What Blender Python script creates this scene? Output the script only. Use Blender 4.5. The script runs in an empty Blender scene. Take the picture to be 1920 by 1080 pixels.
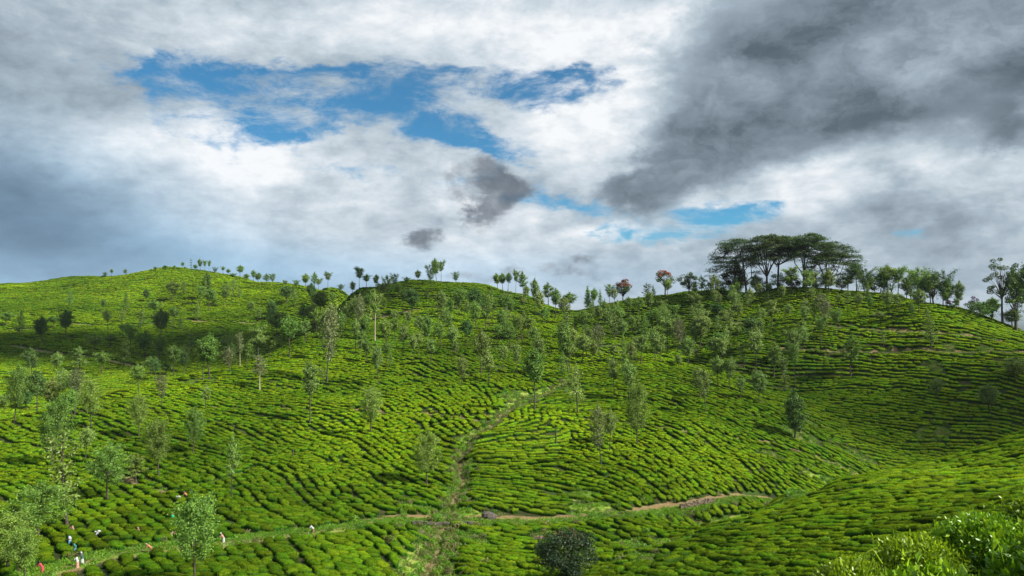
import bpy, math, random
import numpy as np
from mathutils import Vector, Euler
R = math.radians
rng = np.random.default_rng(7); random.seed(7)
sc = bpy.context.scene
col = sc.collection

# ------------------------------------------------------------------ camera
F = 1507.0                       # focal length in pixels of the 1920-wide photograph
PITCH = math.atan(60 / F)
cam_d = bpy.data.cameras.new('camera'); cam = bpy.data.objects.new('camera', cam_d); col.objects.link(cam)
cam_d.sensor_width = 36; cam_d.lens = 36 * F / 1920
cam.rotation_euler = (math.pi / 2 + PITCH, 0, 0); cam.location = (0, 0, 0)
cam_d.clip_start = 0.1; cam_d.clip_end = 20000
sc.camera = cam
sc.view_settings.view_transform = 'Standard'; sc.view_settings.look = 'None'
sc.view_settings.exposure = 0.90; sc.view_settings.gamma = 1
sc.cycles.max_bounces = 4; sc.cycles.diffuse_bounces = 2; sc.cycles.glossy_bounces = 1
sc.cycles.transmission_bounces = 2; sc.cycles.transparent_max_bounces = 4; sc.cycles.caustics_reflective = False
sc.cycles.caustics_refractive = False

# ------------------------------------------------------------------ sun
SUN_AZ, SUN_EL = R(112), R(40)         # azimuth clockwise from +Y (into the picture)
to_sun = Vector((math.sin(SUN_AZ) * math.cos(SUN_EL), math.cos(SUN_AZ) * math.cos(SUN_EL), math.sin(SUN_EL)))
sl = bpy.data.lights.new('sun', 'SUN'); sl.energy = 5.0; sl.angle = R(1.0); sl.color = (1, 0.95, 0.86)
so = bpy.data.objects.new('sun', sl); col.objects.link(so)
so.rotation_euler = (-to_sun).to_track_quat('-Z', 'Y').to_euler()

# ------------------------------------------------------------------ small node helpers
class NT:
    def __init__(s, tree): s.t = tree
    def n(s, typ, **kw):
        nd = s.t.nodes.new(typ)
        ins = kw.pop('ins', {})
        for k, v in kw.items(): setattr(nd, k, v)
        for k, v in ins.items(): s.put(nd.inputs[k], v)
        return nd
    def put(s, sock, v):
        if isinstance(v, bpy.types.NodeSocket): s.t.links.new(v, sock)
        else: sock.default_value = v
    def m(s, op, a, b=None, c=None, clamp=False):
        nd = s.t.nodes.new('ShaderNodeMath'); nd.operation = op; nd.use_clamp = clamp
        s.put(nd.inputs[0], a)
        if b is not None: s.put(nd.inputs[1], b)
        if c is not None: s.put(nd.inputs[2], c)
        return nd.outputs[0]
    def v(s, op, a, b=None):
        nd = s.t.nodes.new('ShaderNodeVectorMath'); nd.operation = op
        s.put(nd.inputs[0], a)
        if b is not None: s.put(nd.inputs[1], b)
        return nd.outputs['Value'] if op in ('LENGTH', 'DOT_PRODUCT') else nd.outputs[0]
    def mix(s, f, a, b, bt='MIX'):
        nd = s.t.nodes.new('ShaderNodeMix'); nd.data_type = 'RGBA'; nd.blend_type = bt
        s.put(nd.inputs[0], f); s.put(nd.inputs[6], a); s.put(nd.inputs[7], b)
        return nd.outputs[2]
    def noise(s, vec, scale, detail=4, rough=.55, dist=0, out='Fac'):
        nd = s.t.nodes.new('ShaderNodeTexNoise')
        if vec is not None: s.put(nd.inputs['Vector'], vec)
        nd.inputs['Scale'].default_value = scale; nd.inputs['Detail'].default_value = detail
        nd.inputs['Roughness'].default_value = rough; nd.inputs['Distortion'].default_value = dist
        return nd.outputs[out]
    def ramp(s, f, stops, interp='LINEAR'):
        nd = s.t.nodes.new('ShaderNodeValToRGB'); s.put(nd.inputs[0], f); cr = nd.color_ramp; cr.interpolation = interp
        while len(cr.elements) < len(stops): cr.elements.new(.5)
        for e, (p, c) in zip(cr.elements, stops):
            e.position = p; e.color = (c[0], c[1], c[2], 1) if hasattr(c, '__len__') else (c, c, c, 1)
        return nd.outputs[0]
    def smooth(s, f, a, b):
        nd = s.t.nodes.new('ShaderNodeMapRange'); nd.interpolation_type = 'SMOOTHSTEP'
        s.put(nd.inputs[0], f); nd.inputs[1].default_value = a; nd.inputs[2].default_value = b
        nd.inputs[3].default_value = 0; nd.inputs[4].default_value = 1
        return nd.outputs[0]

def pdir(u, v):
    a = (u - 960) / F; b = (540 - v) / F; c, s = math.cos(PITCH), math.sin(PITCH)
    return Vector((a, c - b * s, s + b * c))

# ------------------------------------------------------------------ sky: blue gaps between cloud layers, all by direction
w = bpy.data.worlds.new('World'); sc.world = w; w.use_nodes = True
for nd in list(w.node_tree.nodes): w.node_tree.nodes.remove(nd)
N = NT(w.node_tree)
D = N.n('ShaderNodeTexCoord').outputs['Generated']
sky = N.n('ShaderNodeTexSky', sky_type='NISHITA', sun_disc=False, sun_elevation=SUN_EL, sun_rotation=SUN_AZ,
          air_density=1.0, dust_density=.3, ozone_density=2.5)
sky.altitude = 1500
blue = N.v('MULTIPLY', sky.outputs[0], (.040, .090, .102))
stretch = N.v('MULTIPLY', D, (1, 1, 1.7))
def warp(scale, amp, detail=5):
    c = N.noise(stretch, scale, detail, .6, out='Color')
    return N.v('MULTIPLY', N.v('SUBTRACT', c, (.5, .5, .5)), (amp, amp, amp * .6))
W1 = N.v('ADD', D, warp(3.0, .20)); W1 = N.v('ADD', W1, warp(11, .06, 7))
W2 = N.v('ADD', D, warp(4.0, .09, 7))
def blob(vec, u, v, ru, rv, amp, tilt=0):
    """soft elliptical bump round the sky direction of (u, v); radii in photo pixels; tilt in degrees, positive = falls to the right"""
    d = pdir(u, v).normalized()
    right = Vector((d.y, -d.x, 0)).normalized(); up = right.cross(d).normalized()
    ct, st = math.cos(R(tilt)), math.sin(R(tilt))
    e1 = right * ct - up * st; e2 = right * st + up * ct
    dl = N.v('SUBTRACT', vec, tuple(d))
    p = N.m('DIVIDE', N.v('DOT_PRODUCT', dl, tuple(e1)), ru / F)
    q = N.m('DIVIDE', N.v('DOT_PRODUCT', dl, tuple(e2)), rv / F)
    z = N.v('DOT_PRODUCT', dl, tuple(d))
    r2 = N.m('ADD', N.m('MULTIPLY', p, p), N.m('MULTIPLY', q, q))
    r2 = N.m('ADD', r2, N.m('MULTIPLY', N.m('MULTIPLY', z, z), 8.0))
    return N.m('MULTIPLY', N.m('EXPONENT', N.m('MULTIPLY', r2, -1.0)), amp)
def total(lst):
    s = lst[0]
    for x in lst[1:]: s = N.m('ADD', s, x)
    return s
# where the blue shows
holes = total([blob(W2, *b) for b in [
    (420, 180, 150, 62, 1.25, 6), (640, 160, 170, 40, 1.0, -4), (800, 215, 150, 32, .85, 18), (900, 150, 200, 34, .9, 0), (1040, 165, 110, 32, .8, -8),
    (760, 335, 220, 26, .50, 5), (1010, 385, 110, 20, .50, 0), (1270, 414, 130, 36, 1.15, 0), (1400, 395, 90, 22, .6, 0), (980, 290, 90, 50, .40, 0), (1740, 450, 40, 24, .4, 0), (1120, 392, 70, 14, .4, 0), (1690, 445, 36, 20, .45, 0),
    (560, 250, 170, 26, .45, 0), (830, 255, 150, 26, .65, 10), (520, 215, 160, 26, .6, 0), (300, 160, 50, 40, .5, 0)]])
nz_f = N.noise(stretch, 9.0, 9, .62, .4)
nz_g = N.noise(N.v('MULTIPLY', D, (1, 1, 2.2)), 34.0, 6, .62, .3)
hole_f = N.smooth(N.m('ADD', N.m('ADD', holes, N.m('MULTIPLY', N.m('SUBTRACT', nz_f, .5), 1.3)), N.m('MULTIPLY', N.m('SUBTRACT', nz_g, .5), 1.3)), .32, .86)
wisps = N.smooth(N.noise(N.v('MULTIPLY', D, (1, 1, 2.4)), 9.5, 10, .66, .25), .43, .66)
hole_f = N.m('MULTIPLY', hole_f, N.m('SUBTRACT', 1.0, N.m('MULTIPLY', wisps, .95)))
# how bright the cloud is
lum = total([blob(W1, *b) for b in [
    (1700, 330, 200, 60, .05, 0),
    (20, 430, 260, 120, -.27, 20), (0, 300, 180, 60, -.16, 20), (300, 480, 330, 60, -.12, 8), (120, 70, 330, 130, -.15, 0),
    (430, 290, 330, 62, .20, 6), (700, 60, 420, 60, .14, -3), (520, 300, 180, 40, .12, 0), (1120, 210, 130, 140, .22, 30), (1000, 60, 260, 60, .10, 0),
    (1240, 70, 60, 110, .14, 20), (1760, 255, 210, 45, .22, -12), (1880, 330, 120, 50, .12, 0), (1640, 340, 170, 50, .10, -10),
    (1150, 435, 140, 18, .26, 2), (900, 460, 220, 30, .10, 0), (1820, 400, 200, 50, -.12, 0), (1900, 250, 80, 40, -.18, -20),
    (640, 430, 300, 50, .08, 0), (760, 500, 420, 36, .10, 0), (300, 250, 200, 50, .10, 0), (1100, 500, 200, 36, -.08, 0)]])
slate = total([blob(D, 0, 470, 440, 190, 1.0, 14), blob(D, 700, 520, 900, 60, .55)])
calm = N.m('SUBTRACT', 1.0, N.m('MULTIPLY', N.smooth(slate, 0, 1), .62))
bill = N.m('MULTIPLY', N.m('SUBTRACT', N.noise(stretch, 4.6, 10, .62, .3), .5), .95)
bill = N.m('ADD', bill, N.m('MULTIPLY', N.m('SUBTRACT', N.noise(N.v('MULTIPLY', D, (1, 1, 3)), 15, 8, .62), .5), .34))
def billow(scale, amp):
    vo = N.n('ShaderNodeTexVoronoi', feature='SMOOTH_F1', ins={'Vector': N.v('MULTIPLY', N.v('ADD', D, warp(9, .11, 4)), (1, 1, 1.5)), 'Scale': scale, 'Smoothness': .35})
    return N.m('MULTIPLY', N.m('SUBTRACT', .42, vo.outputs['Distance']), amp)
puffy = N.smooth(total([blob(D, 1500, 250, 620, 330, 1.0), blob(D, 920, 370, 160, 90, .8)]), .1, .9)
bill = N.m('ADD', bill, N.m('MULTIPLY', N.m('ADD', billow(7, .34), billow(17, .22)), puffy))
bill = N.m('MULTIPLY', bill, calm)
fine = N.m('MULTIPLY', N.m('SUBTRACT', N.noise(N.v('MULTIPLY', W2, (1, 1, 2.0)), 38, 6, .6, .2), .5), .30)
L = N.m('ADD', N.m('ADD', N.m('ADD', lum, .69), bill), N.m('MULTIPLY', fine, calm))
# the heavy cloud bank overhead to the right: its own ragged-edged mass in front of the thin cloud
W3 = N.v('ADD', D, warp(5.0, .16, 6)); W3 = N.v('ADD', W3, warp(17, .05, 6))
bank = total([blob(W3, *b) for b in [
    (1540, 80, 300, 130, 1.0, -6), (1830, 50, 200, 110, .9, 0), (1430, 225, 190, 70, .85, -24), (1210, 350, 140, 46, .95, -8), (1640, 190, 170, 60, .6, -14), (1330, 300, 90, 50, .5, -30), (1905, 235, 80, 46, .6, -20), (1800, 405, 170, 36, .5, 0)]])
bank_n = N.noise(N.v('MULTIPLY', W3, (1, 1, 1.4)), 8, 9, .62, .2)
bank_f = N.smooth(N.m('ADD', bank, N.m('MULTIPLY', N.m('SUBTRACT', bank_n, .5), 1.6)), .16, .92)
bank_L = N.m('ADD', N.m('ADD', .335, N.m('MULTIPLY', N.m('SUBTRACT', bank_n, .5), 1.15)), N.m('MULTIPLY', billow(9, .4), 1.0))
L = N.m('ADD', N.m('MULTIPLY', L, N.m('SUBTRACT', 1.0, bank_f)), N.m('MULTIPLY', bank_L, bank_f))
cloud = N.ramp(L, [(0, (.066, .092, .118)), (.16, (.100, .136, .168)), (.40, (.225, .282, .335)), (.60, (.36, .44, .505)), (.80, (.57, .64, .70)), (1, (.84, .86, .88))])
cloud = N.mix(N.smooth(slate, 0, 1), cloud, N.v('MULTIPLY', cloud, (.80, 1.02, 1.20)))
small = total([blob(W3, *b) for b in [
    (905, 318, 66, 36, 1.0, 10), (960, 352, 46, 26, .85, 10), (905, 388, 46, 34, .95, -20), (775, 450, 46, 20, .95, -14), (826, 430, 20, 16, .55, 0),
    (1125, 490, 34, 14, .6, 0), (1090, 515, 50, 15, .5, 0), (1010, 512, 60, 14, .5, -10), (1160, 530, 80, 12, .4, 0), (880, 515, 70, 18, .4, 0)]])
small_f = N.smooth(N.m('ADD', small, N.m('MULTIPLY', N.m('SUBTRACT', N.noise(stretch, 17, 9, .64), .5), 1.7)), .22, .84)
c1 = N.mix(N.m('MULTIPLY', hole_f, N.m('SUBTRACT', 1.0, N.m('MULTIPLY', bank_f, .85))), cloud, blue)
c2 = N.mix(N.m('MULTIPLY', small_f, .88), c1, N.mix(N.smooth(N.noise(W1, 12, 7, .6), .35, .68), (.10, .125, .16, 1), (.34, .385, .43, 1)))
below = N.smooth(N.v('DOT_PRODUCT', D, (0, 0, 1)), -.02, .01)
c3 = N.mix(below, (.12, .16, .12, 1), c2)
bg = N.n('ShaderNodeBackground', ins={'Color': c3, 'Strength': .60})
wo = N.n('ShaderNodeOutputWorld', ins={'Surface': bg.outputs[0]})
w.cycles.sampling_method = 'MANUAL'; w.cycles.sample_map_resolution = 512

# ------------------------------------------------------------------ terrain: heights through surveyed points (u, v, distance)
def PT(u, v, Y):
    d = pdir(u, v); return (d.x * Y / d.y, float(Y), d.z * Y / d.y)
CP=[ # near spur on the right
(1070,1088,72),(1200,1031,84),(1350,980,94),(1500,929,106),(1650,886,116),(1800,850,124),(1920,824,130),(2200,780,150),
(1270,1070,66),(1450,1060,62),(1620,1000,70),(1780,950,78),(1920,915,84),(1900,1000,58),(1700,1050,56),(1500,1110,50),(1780,890,104),(1600,945,88),(1400,1010,80),(2150,900,70),(1850,1060,46),(2000,960,62),
(1300,1180,44),(1000,1180,50),
# valley between spur and the hills behind
(1340,1018,112),(1500,985,126),(1650,952,142),(1800,920,155),(1950,900,165),(1240,1022,98),(1160,1047,86),(2200,870,180),
# road level, then centre spur
(860,982,105),(1000,978,106),(1160,970,110),(1330,945,120),(1430,940,128),(1560,905,150),(1640,870,172),
(1000,1060,84),(1100,1040,90),(900,1060,84),(1230,985,106),
(900,900,128),(1000,860,142),(1150,870,138),(1300,870,142),(1430,880,142),
(1000,780,176),(1120,770,176),(1260,780,172),(1400,805,168),(1510,830,170),
(1070,725,206),(1200,692,218),(1320,700,220),(1420,745,205),(1530,790,190),
# right hill
(1640,820,190),(1780,810,190),(1900,805,190),(2050,800,190),
(1480,740,222),(1600,740,210),(1740,730,207),(1880,720,204),(2050,720,200),
(1200,684,246),(1330,692,244),(1250,655,270),(1150,640,290),(1110,665,262),
(1380,660,250),(1500,660,240),(1640,655,230),(1780,640,228),(1900,650,226),
(1170,600,335),(1280,590,320),(1400,590,300),(1520,590,278),(1640,585,262),(1760,590,240),
(1090,590,372),(1130,574,375),(1200,560,372),(1300,549,358),(1400,545,345),(1500,538,320),(1600,544,298),(1700,560,280),(1800,584,266),(1920,622,250),(2100,690,235),
# middle hill
(850,531,425),(780,538,420),(735,541,412),(700,544,404),(665,547,396),(640,575,372),(940,545,410),(1010,566,385),(1060,596,360),
(640,612,335),(560,640,300),(470,676,268),(330,712,235),(200,747,208),(90,775,192),(0,795,180),(-150,830,165),(-300,870,150),
(760,590,345),(850,580,360),(940,600,340),(1020,640,290),(1060,690,240),
(700,640,285),(820,650,275),(920,660,262),(1000,700,222),(980,755,190),
(600,700,232),(730,720,220),(850,740,200),(930,790,170),(880,850,148),(858,910,125),(845,965,108),
(460,740,210),(300,770,190),(160,800,172),(20,840,155),(600,780,180),(750,790,174),(420,820,160),(260,850,146),(100,880,136),
(560,860,142),(700,870,138),(800,860,146),(780,930,116),(660,940,113),(500,930,115),(340,930,112),(180,930,112),(0,930,112),(-150,920,115),
(780,972,104),(700,978,102),(600,995,97),(480,1008,92),(330,1025,86),(200,1045,80),(90,1078,73),(-60,1110,66),
(750,1050,82),(600,1060,79),(420,1080,72),(300,1110,64),(820,1030,90),(800,1090,76),(600,1150,58),(800,1200,50),(150,1160,52),
# far left hill
(-150,552,600),(0,536,620),(100,526,630),(200,519,640),(290,508,650),(360,505,655),(420,514,650),(480,532,640),(540,541,625),(600,547,590),(640,548,520),
(0,580,520),(150,575,530),(300,560,560),(430,565,540),(540,575,520),(620,580,480),
(0,620,440),(150,618,440),(300,608,450),(450,606,450),(560,615,430),
(0,655,370),(150,668,370),(260,690,350),(400,660,380),(520,640,390),
(0,720,300),(120,720,300),(250,715,320),(350,695,340),(-150,700,300),
# hidden valley floor behind the middle ridge
(60,800,235),(200,778,255),(330,742,280),(450,705,310),(560,670,345),(640,635,385),(-100,830,220),
]
def behind(): 
    out=[]
    for (u,v,Y) in [(850,531,425),(780,538,420),(735,541,412),(940,545,410),(1010,566,385),(1060,596,360),
      (1130,574,375),(1200,560,372),(1300,549,358),(1400,545,345),(1500,538,320),(1600,544,298),(1700,560,280),(1800,584,266),(1920,622,250),(2100,690,235),
      (-150,552,600),(0,536,620),(200,519,640),(360,505,655),(480,532,640),(600,547,600)]:
        for k,dz in ((1.12,-.025),(1.3,-.11)):
            x,y,z=PT(u,v,Y); out.append((x*k,y*k,z+dz*Y))
    return out
pts=[PT(*c) for c in CP]+behind()
# camera knoll, near ground
pts+=[(0,2,-2.6),(2.7,4.1,-2.2),(5.5,8,-3.0),(3.4,8,-3.6),(1.5,6,-3.7),(6,12,-5.2),(-10,8,-5),(6,3,-1.8),(10,2,-1.6),(0,20,-9.5),(15,25,-10),(-30,20,-13),(0,-15,-2),(30,10,-3),(-50,40,-19),(40,-15,0),(-40,-15,-6)]
pts+=[(-500,900,-60),(0,1000,-80),(500,900,-80),(700,500,-60),(-700,500,-20),(500,100,-20),(-400,50,-40),(300,-50,-5),(-300,-80,-20),(600,250,-40),(-500,250,-30)]
A=np.array(pts); X=A[:,:2]/100; Z=A[:,2]

def Uk(r2): return np.where(r2 > 0, 0.5 * r2 * np.log(np.maximum(r2, 1e-12)), 0)
_n = len(X); _K = Uk(((X[:, None] - X[None]) ** 2).sum(-1)) + 2e-3 * np.eye(_n); _Pm = np.c_[np.ones(_n), X]
Wt = np.linalg.solve(np.block([[_K, _Pm], [_Pm.T, np.zeros((3, 3))]]), np.r_[Z, 0, 0, 0])
def Htps(x, y):
    sh = x.shape; q = np.c_[x.ravel(), y.ravel()] / 100; out = np.empty(len(q))
    for i in range(0, len(q), 20000):
        s = q[i:i + 20000]
        out[i:i + 20000] = Uk(((s[:, None] - X[None]) ** 2).sum(-1)) @ Wt[:-3] + Wt[-3] + s @ Wt[-2:]
    return out.reshape(sh)
def seg(a, b, d0, d1):
    out = [a]; s = d0
    while out[-1] < b:
        out.append(out[-1] + s); s = min(d1, s * 1.012)
    return out
_r = seg(0, 560, .9, 5)
GX = np.array([-q for q in _r[:0:-1]] + _r); GY = np.array([-q for q in seg(0, 60, 1.5, 6)[:0:-1]] + seg(0, 140, .9, .9)[:-1] + seg(140, 1000, .95, 5))
gx, gy = np.meshgrid(GX, GY)
g = Htps(gx, gy)
def fbm2(x, y, s, seed, octv=4):
    out = 0 * x; a = 1.0; rr = np.random.default_rng(seed)
    for o in range(octv):
        for k in range(5):
            th = rr.uniform(0, math.pi * 2); f = 2 * math.pi / s * rr.uniform(.7, 1.4)
            out = out + a * .4 * np.sin((x * math.cos(th) + y * math.sin(th)) * f + rr.uniform(0, 6.28))
        s /= 2.1; a *= .55
    return out
g = g + fbm2(gx, gy, 55, 3, 4) * np.clip((gy - 30) / 150, 0, 1) * .8
# beyond the surveyed hills the land settles into distant rolling country
far = np.clip((np.hypot(gx, gy * .8) - 640) / 350, 0, 1) ** 2
g = g * (1 - far) + (-90) * far
def Hb(x, y, grid=None):
    gr = g if grid is None else grid
    x = np.asarray(x, float); y = np.asarray(y, float)
    a = np.clip(np.searchsorted(GX, x) - 1, 0, len(GX) - 2); b = np.clip(np.searchsorted(GY, y) - 1, 0, len(GY) - 2)
    fa = np.clip((x - GX[a]) / (GX[a + 1] - GX[a]), 0, 1); fb = np.clip((y - GY[b]) / (GY[b + 1] - GY[b]), 0, 1)
    return (gr[b, a] * (1 - fa) + gr[b, a + 1] * fa) * (1 - fb) + (gr[b + 1, a] * (1 - fa) + gr[b + 1, a + 1] * fa) * fb
def cast(u, v, start=18.0):
    """first ground point seen along the ray of photo position (u, v)"""
    u = np.atleast_1d(np.asarray(u, float)); v = np.atleast_1d(np.asarray(v, float))
    a = (u - 960) / F; b = (540 - v) / F; c, s = math.cos(PITCH), math.sin(PITCH)
    dx, dy, dz = a / (c - b * s), np.ones_like(a), (s + b * c) / (c - b * s)
    hit = np.full(a.shape, np.nan); t = start; pt = start
    while t < 900:
        m = np.isnan(hit) & (Hb(dx * t, dy * t) > dz * t)
        if m.any():
            lo = np.full(m.sum(), pt); hi = np.full(m.sum(), t)
            for _ in range(12):
                md = (lo + hi) / 2; ins = Hb(dx[m] * md, md) > dz[m] * md
                hi = np.where(ins, md, hi); lo = np.where(ins, lo, md)
            hit[m] = hi
        pt = t; t = t * 1.004 + .05
    return dx * hit, hit
def cast_top(u, v):
    """ground point for (u, v); a point just above a skyline falls to the crest below it"""
    for dv in range(0, 60, 2):
        x, y = cast([u], [v + dv])
        if not np.isnan(x[0]): return float(x[0]), float(y[0])
    return float(u - 960) / F * 300, 300.0

# ------------------------------------------------------------------ paths and the gully (routes in photo positions)
ROUTES = {
 'terrace_path': (2.3, [(20,1092),(60,1083),(130,1062),(200,1042),(330,1026),(460,1014),(560,1001),(640,991),(700,979),(760,972),(850,975),(930,976),(1000,978),(1100,972),(1160,966),(1240,955),(1330,946),(1450,940),(1520,928)]),
 'hill_path_a': (2.2, [(-60,624),(0,620),(60,618),(200,612),(300,606),(330,602),(450,606),(490,606)]),
 'hill_path_b': (2.0, [(-60,640),(0,648),(60,656),(140,666),(200,676),(262,689)]),
 'hill_path_c': (1.1, [(1380,606),(1500,610),(1570,615),(1650,620),(1740,627),(1850,637),(1940,648)]),
 'hill_path_d': (1.2, [(1455,655),(1550,660),(1620,660),(1700,660),(1780,663),(1960,669)]),
 'hill_path_e': (.7, [(1000,783),(1100,785),(1180,795),(1290,812),(1350,820),(1450,830),(1500,848),(1560,868)]),
 'hill_path_f': (.55, [(400,763),(560,768),(700,770),(790,776),(850,779),(895,792)]),
 'hill_path_g': (.8, [(640,600),(700,600),(780,580),(860,576),(910,578)]),
 'hill_path_h': (.5, [(175,880),(245,905),(320,925),(420,900),(500,872)]),
}
GULLY = [(1085,700,1.5),(1050,726,2.2),(1000,742,3.2),(955,762,3.0),(925,790,2.6),(893,812,2.4),(872,835,2.2),(862,862,2.4),(868,895,2.5),(855,925,2.2),(842,955,2.0),(828,985,2.4),(820,1020,3.2),(806,1055,3.6),(800,1090,4.0)]
def densify(xy, step=1.0):
    xy = np.array(xy); d = np.r_[0, np.cumsum(np.hypot(*np.diff(xy, axis=0).T))]
    s = np.arange(0, d[-1], step)
    out = np.c_[np.interp(s, d, xy[:, 0]), np.interp(s, d, xy[:, 1])]
    if len(out) > 8:
        k = np.ones(5) / 5
        for c in range(2): out[2:-2, c] = np.convolve(out[:, c], k, 'valid')
    return out
def near_line(x, y, line):
    """distance to a dense polyline and the index of the closest vertex"""
    bd = np.full(x.shape, 1e9); bi = np.zeros(x.shape, int)
    lo = line.min(0) - 12; hi = line.max(0) + 12
    m = (x > lo[0]) & (x < hi[0]) & (y > lo[1]) & (y < hi[1])
    xs, ys = x[m], y[m]; b = np.full(xs.shape, 1e9); ii = np.zeros(xs.shape, int)
    for i in range(0, len(line), 1):
        d = np.hypot(xs - line[i, 0], ys - line[i, 1]); q = d < b; b[q] = d[q]; ii[q] = i
    bd[m] = b; bi[m] = ii
    return bd, bi
PATHS = {}
for nm, (hw, pl) in ROUTES.items():
    x, y = cast([p[0] for p in pl], [p[1] for p in pl]); ok = ~np.isnan(x)
    line = densify(np.c_[x[ok], y[ok]], 1.0)
    zc = Hb(line[:, 0], line[:, 1])
    if len(zc) > 14: zc[4:-4] = np.convolve(zc, np.ones(9) / 9, 'valid')
    PATHS[nm] = (hw, line, zc)
x, y = cast([p[0] for p in GULLY], [p[1] for p in GULLY]); ok = ~np.isnan(x)
gl = densify(np.c_[x[ok], y[ok]], 1.0)
_gw = np.array([p[2] for p in GULLY])[ok] * .72
_gd = np.r_[0, np.cumsum(np.hypot(np.diff(x[ok]), np.diff(y[ok])))]
gw = np.interp(np.linspace(0, _gd[-1], len(gl)), _gd, _gw)
# cut the gully, then bench the paths into the slope
dG, iG = near_line(gx, gy, gl); wG = gw[iG]
g = g - 1.3 * np.exp(-(dG / (wG * .9)) ** 2) * (dG < 30)
soil = np.zeros_like(g); grassy = np.where(dG < 30, np.exp(-(dG / (wG + .6)) ** 4), 0)
soil = np.maximum(soil, np.where(dG < 10, np.exp(-(dG / .7) ** 2) * .9, 0))
pathd = np.full(g.shape, 1e9)
for nm, (hw, line, zc) in PATHS.items():
    d, i = near_line(gx, gy, line)
    f = np.exp(-(d / (hw + .9)) ** 4) * (d < 20)
    up = np.clip((g - zc[i]) / (.25 * hw + .15), -1, 1)
    soil = np.maximum(soil, np.exp(-((d - hw * .75) / .85) ** 2) * (d < 20) * np.clip(up + .5, 0, 1) * 1.3)
    g = g * (1 - f) + zc[i] * f
    pathd = np.minimum(pathd, d - hw)
    if nm == 'terrace_path': grassy = np.maximum(grassy, np.exp(-(d / 1.7) ** 4) * (d < 20) * .9)
# bare and grassy clearings between the bushes: (u, v, radius m along x, radius m along y, soil, grass)
CLEAR = [(1750,812,5,3,.55,.7),(1500,785,4,3,.5,.5),(1540,792,5,2,.4,.5),(968,742,5,5,.1,1),(1300,1008,7,2.6,.25,1),(1180,1022,5,3,.45,.7),(1390,975,7,2.2,.1,1),(1470,945,6,1.8,.1,.9),
         (1105,948,3.4,3,.15,1),(1090,930,2.2,2.4,.1,1),(1155,966,4.0,2.2,.5,.8),(1200,1048,2.6,5,.9,.3),(1225,1028,2.5,3,.8,.4),(1445,852,2.5,2,.6,.3),(1610,855,5,3,.5,.5),(1590,880,4,3,.5,.7),
         (930,690,4,3,.5,.3),(935,652,6,5,.5,.5),(1135,655,4,9,.5,.7),(1500,815,4,5,.5,.5),(1780,650,3,2,.5,.5),(1755,690,2,4,.5,.4),(1860,655,3,2,.3,.6),(830,965,6,2.5,.1,1),(770,985,7,3.0,.4,.8),
         (375,715,5,3,.6,.4),(1025,1003,2,2,.6,.3),(860,1010,4,4,.5,.6),(1560,905,6,2.5,.2,.9),(1070,730,4,5,.3,.8),(1810,558,8,5,.4,.4)]
clears = []
for (u, v, ra, rb, so_, gr_) in CLEAR:
    cx, cy = cast([u], [v])
    if np.isnan(cx[0]): continue
    clears.append((cx[0], cy[0], ra, rb))
    q = ((gx - cx[0]) / ra) ** 2 + ((gy - cy[0]) / rb) ** 2
    e = np.exp(-q ** 2)
    soil = np.maximum(soil, e * so_); grassy = np.maximum(grassy, e * gr_)

# ------------------------------------------------------------------ mesh and tagging helpers
def tag(o, label=None, cat=None, group=None, kind=None):
    if label: o['label'] = label
    if cat: o['category'] = cat
    if group: o['group'] = group
    if kind: o['kind'] = kind
    return o
def fast_mesh(name, verts, faces_flat, sizes, mats=(), smooth=True, attrs=None):
    me = bpy.data.meshes.new(name); verts = np.asarray(verts, np.float32); sizes = np.asarray(sizes, np.int32)
    me.vertices.add(len(verts)); me.vertices.foreach_set('co', verts.ravel())
    me.loops.add(len(faces_flat)); me.loops.foreach_set('vertex_index', np.asarray(faces_flat, np.int32))
    me.polygons.add(len(sizes)); st = np.r_[0, np.cumsum(sizes)[:-1]].astype(np.int32)
    me.polygons.foreach_set('loop_start', st); me.polygons.foreach_set('loop_total', sizes)
    me.polygons.foreach_set('use_smooth', np.full(len(sizes), smooth))
    for m_ in mats: me.materials.append(m_)
    me.update(calc_edges=True); me.validate()
    for k, a in (attrs or {}).items():
        at = me.attributes.new(k, 'FLOAT', 'POINT'); at.data.foreach_set('value', np.asarray(a, np.float32))
    return me
def link(name, me, parent=None, loc=None):
    o = bpy.data.objects.new(name, me); col.objects.link(o)
    if parent: o.parent = parent
    if loc is not None: o.location = loc
    return o
class Geo:
    """collects vertices and faces of one mesh"""
    def __init__(s): s.v = []; s.f = []; s.s = []; s.t = []; s.n = 0
    def add(s, v, f, size, t=0.0):
        v = np.asarray(v, float).reshape(-1, 3); f = np.asarray(f).reshape(-1)
        s.v.append(v); s.f.append(f + s.n); s.s.append(np.full(len(f) // size, size)); s.n += len(v)
        s.t.append(np.full(len(v), t) if np.isscalar(t) else np.asarray(t, float))
    def mesh(s, name, mats, smooth=True):
        return fast_mesh(name, np.concatenate(s.v), np.concatenate(s.f), np.concatenate(s.s), mats, smooth, {'tint': np.concatenate(s.t)})
def leaves(geo, c, nrm, size, t=0.0, aspect=.5, fold=0):
    """leaf-shaped cards at centres c facing nrm"""
    n = len(c); nrm = nrm / (np.linalg.norm(nrm, axis=1, keepdims=True) + 1e-9)
    r = rng.normal(size=(n, 3)); a = np.cross(nrm, r); a /= np.linalg.norm(a, axis=1, keepdims=True) + 1e-9
    b = np.cross(nrm, a); sz = (size * rng.uniform(.7, 1.3, n))[:, None] if np.isscalar(size) else np.asarray(size)[:, None]
    v = np.stack([c - a * sz, c - b * sz * aspect, c + a * sz, c + b * sz * aspect], 1).reshape(-1, 3)
    tt = np.repeat(t if not np.isscalar(t) else np.full(n, t), 4)
    geo.add(v, np.arange(4 * n), 4, tt)
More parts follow.
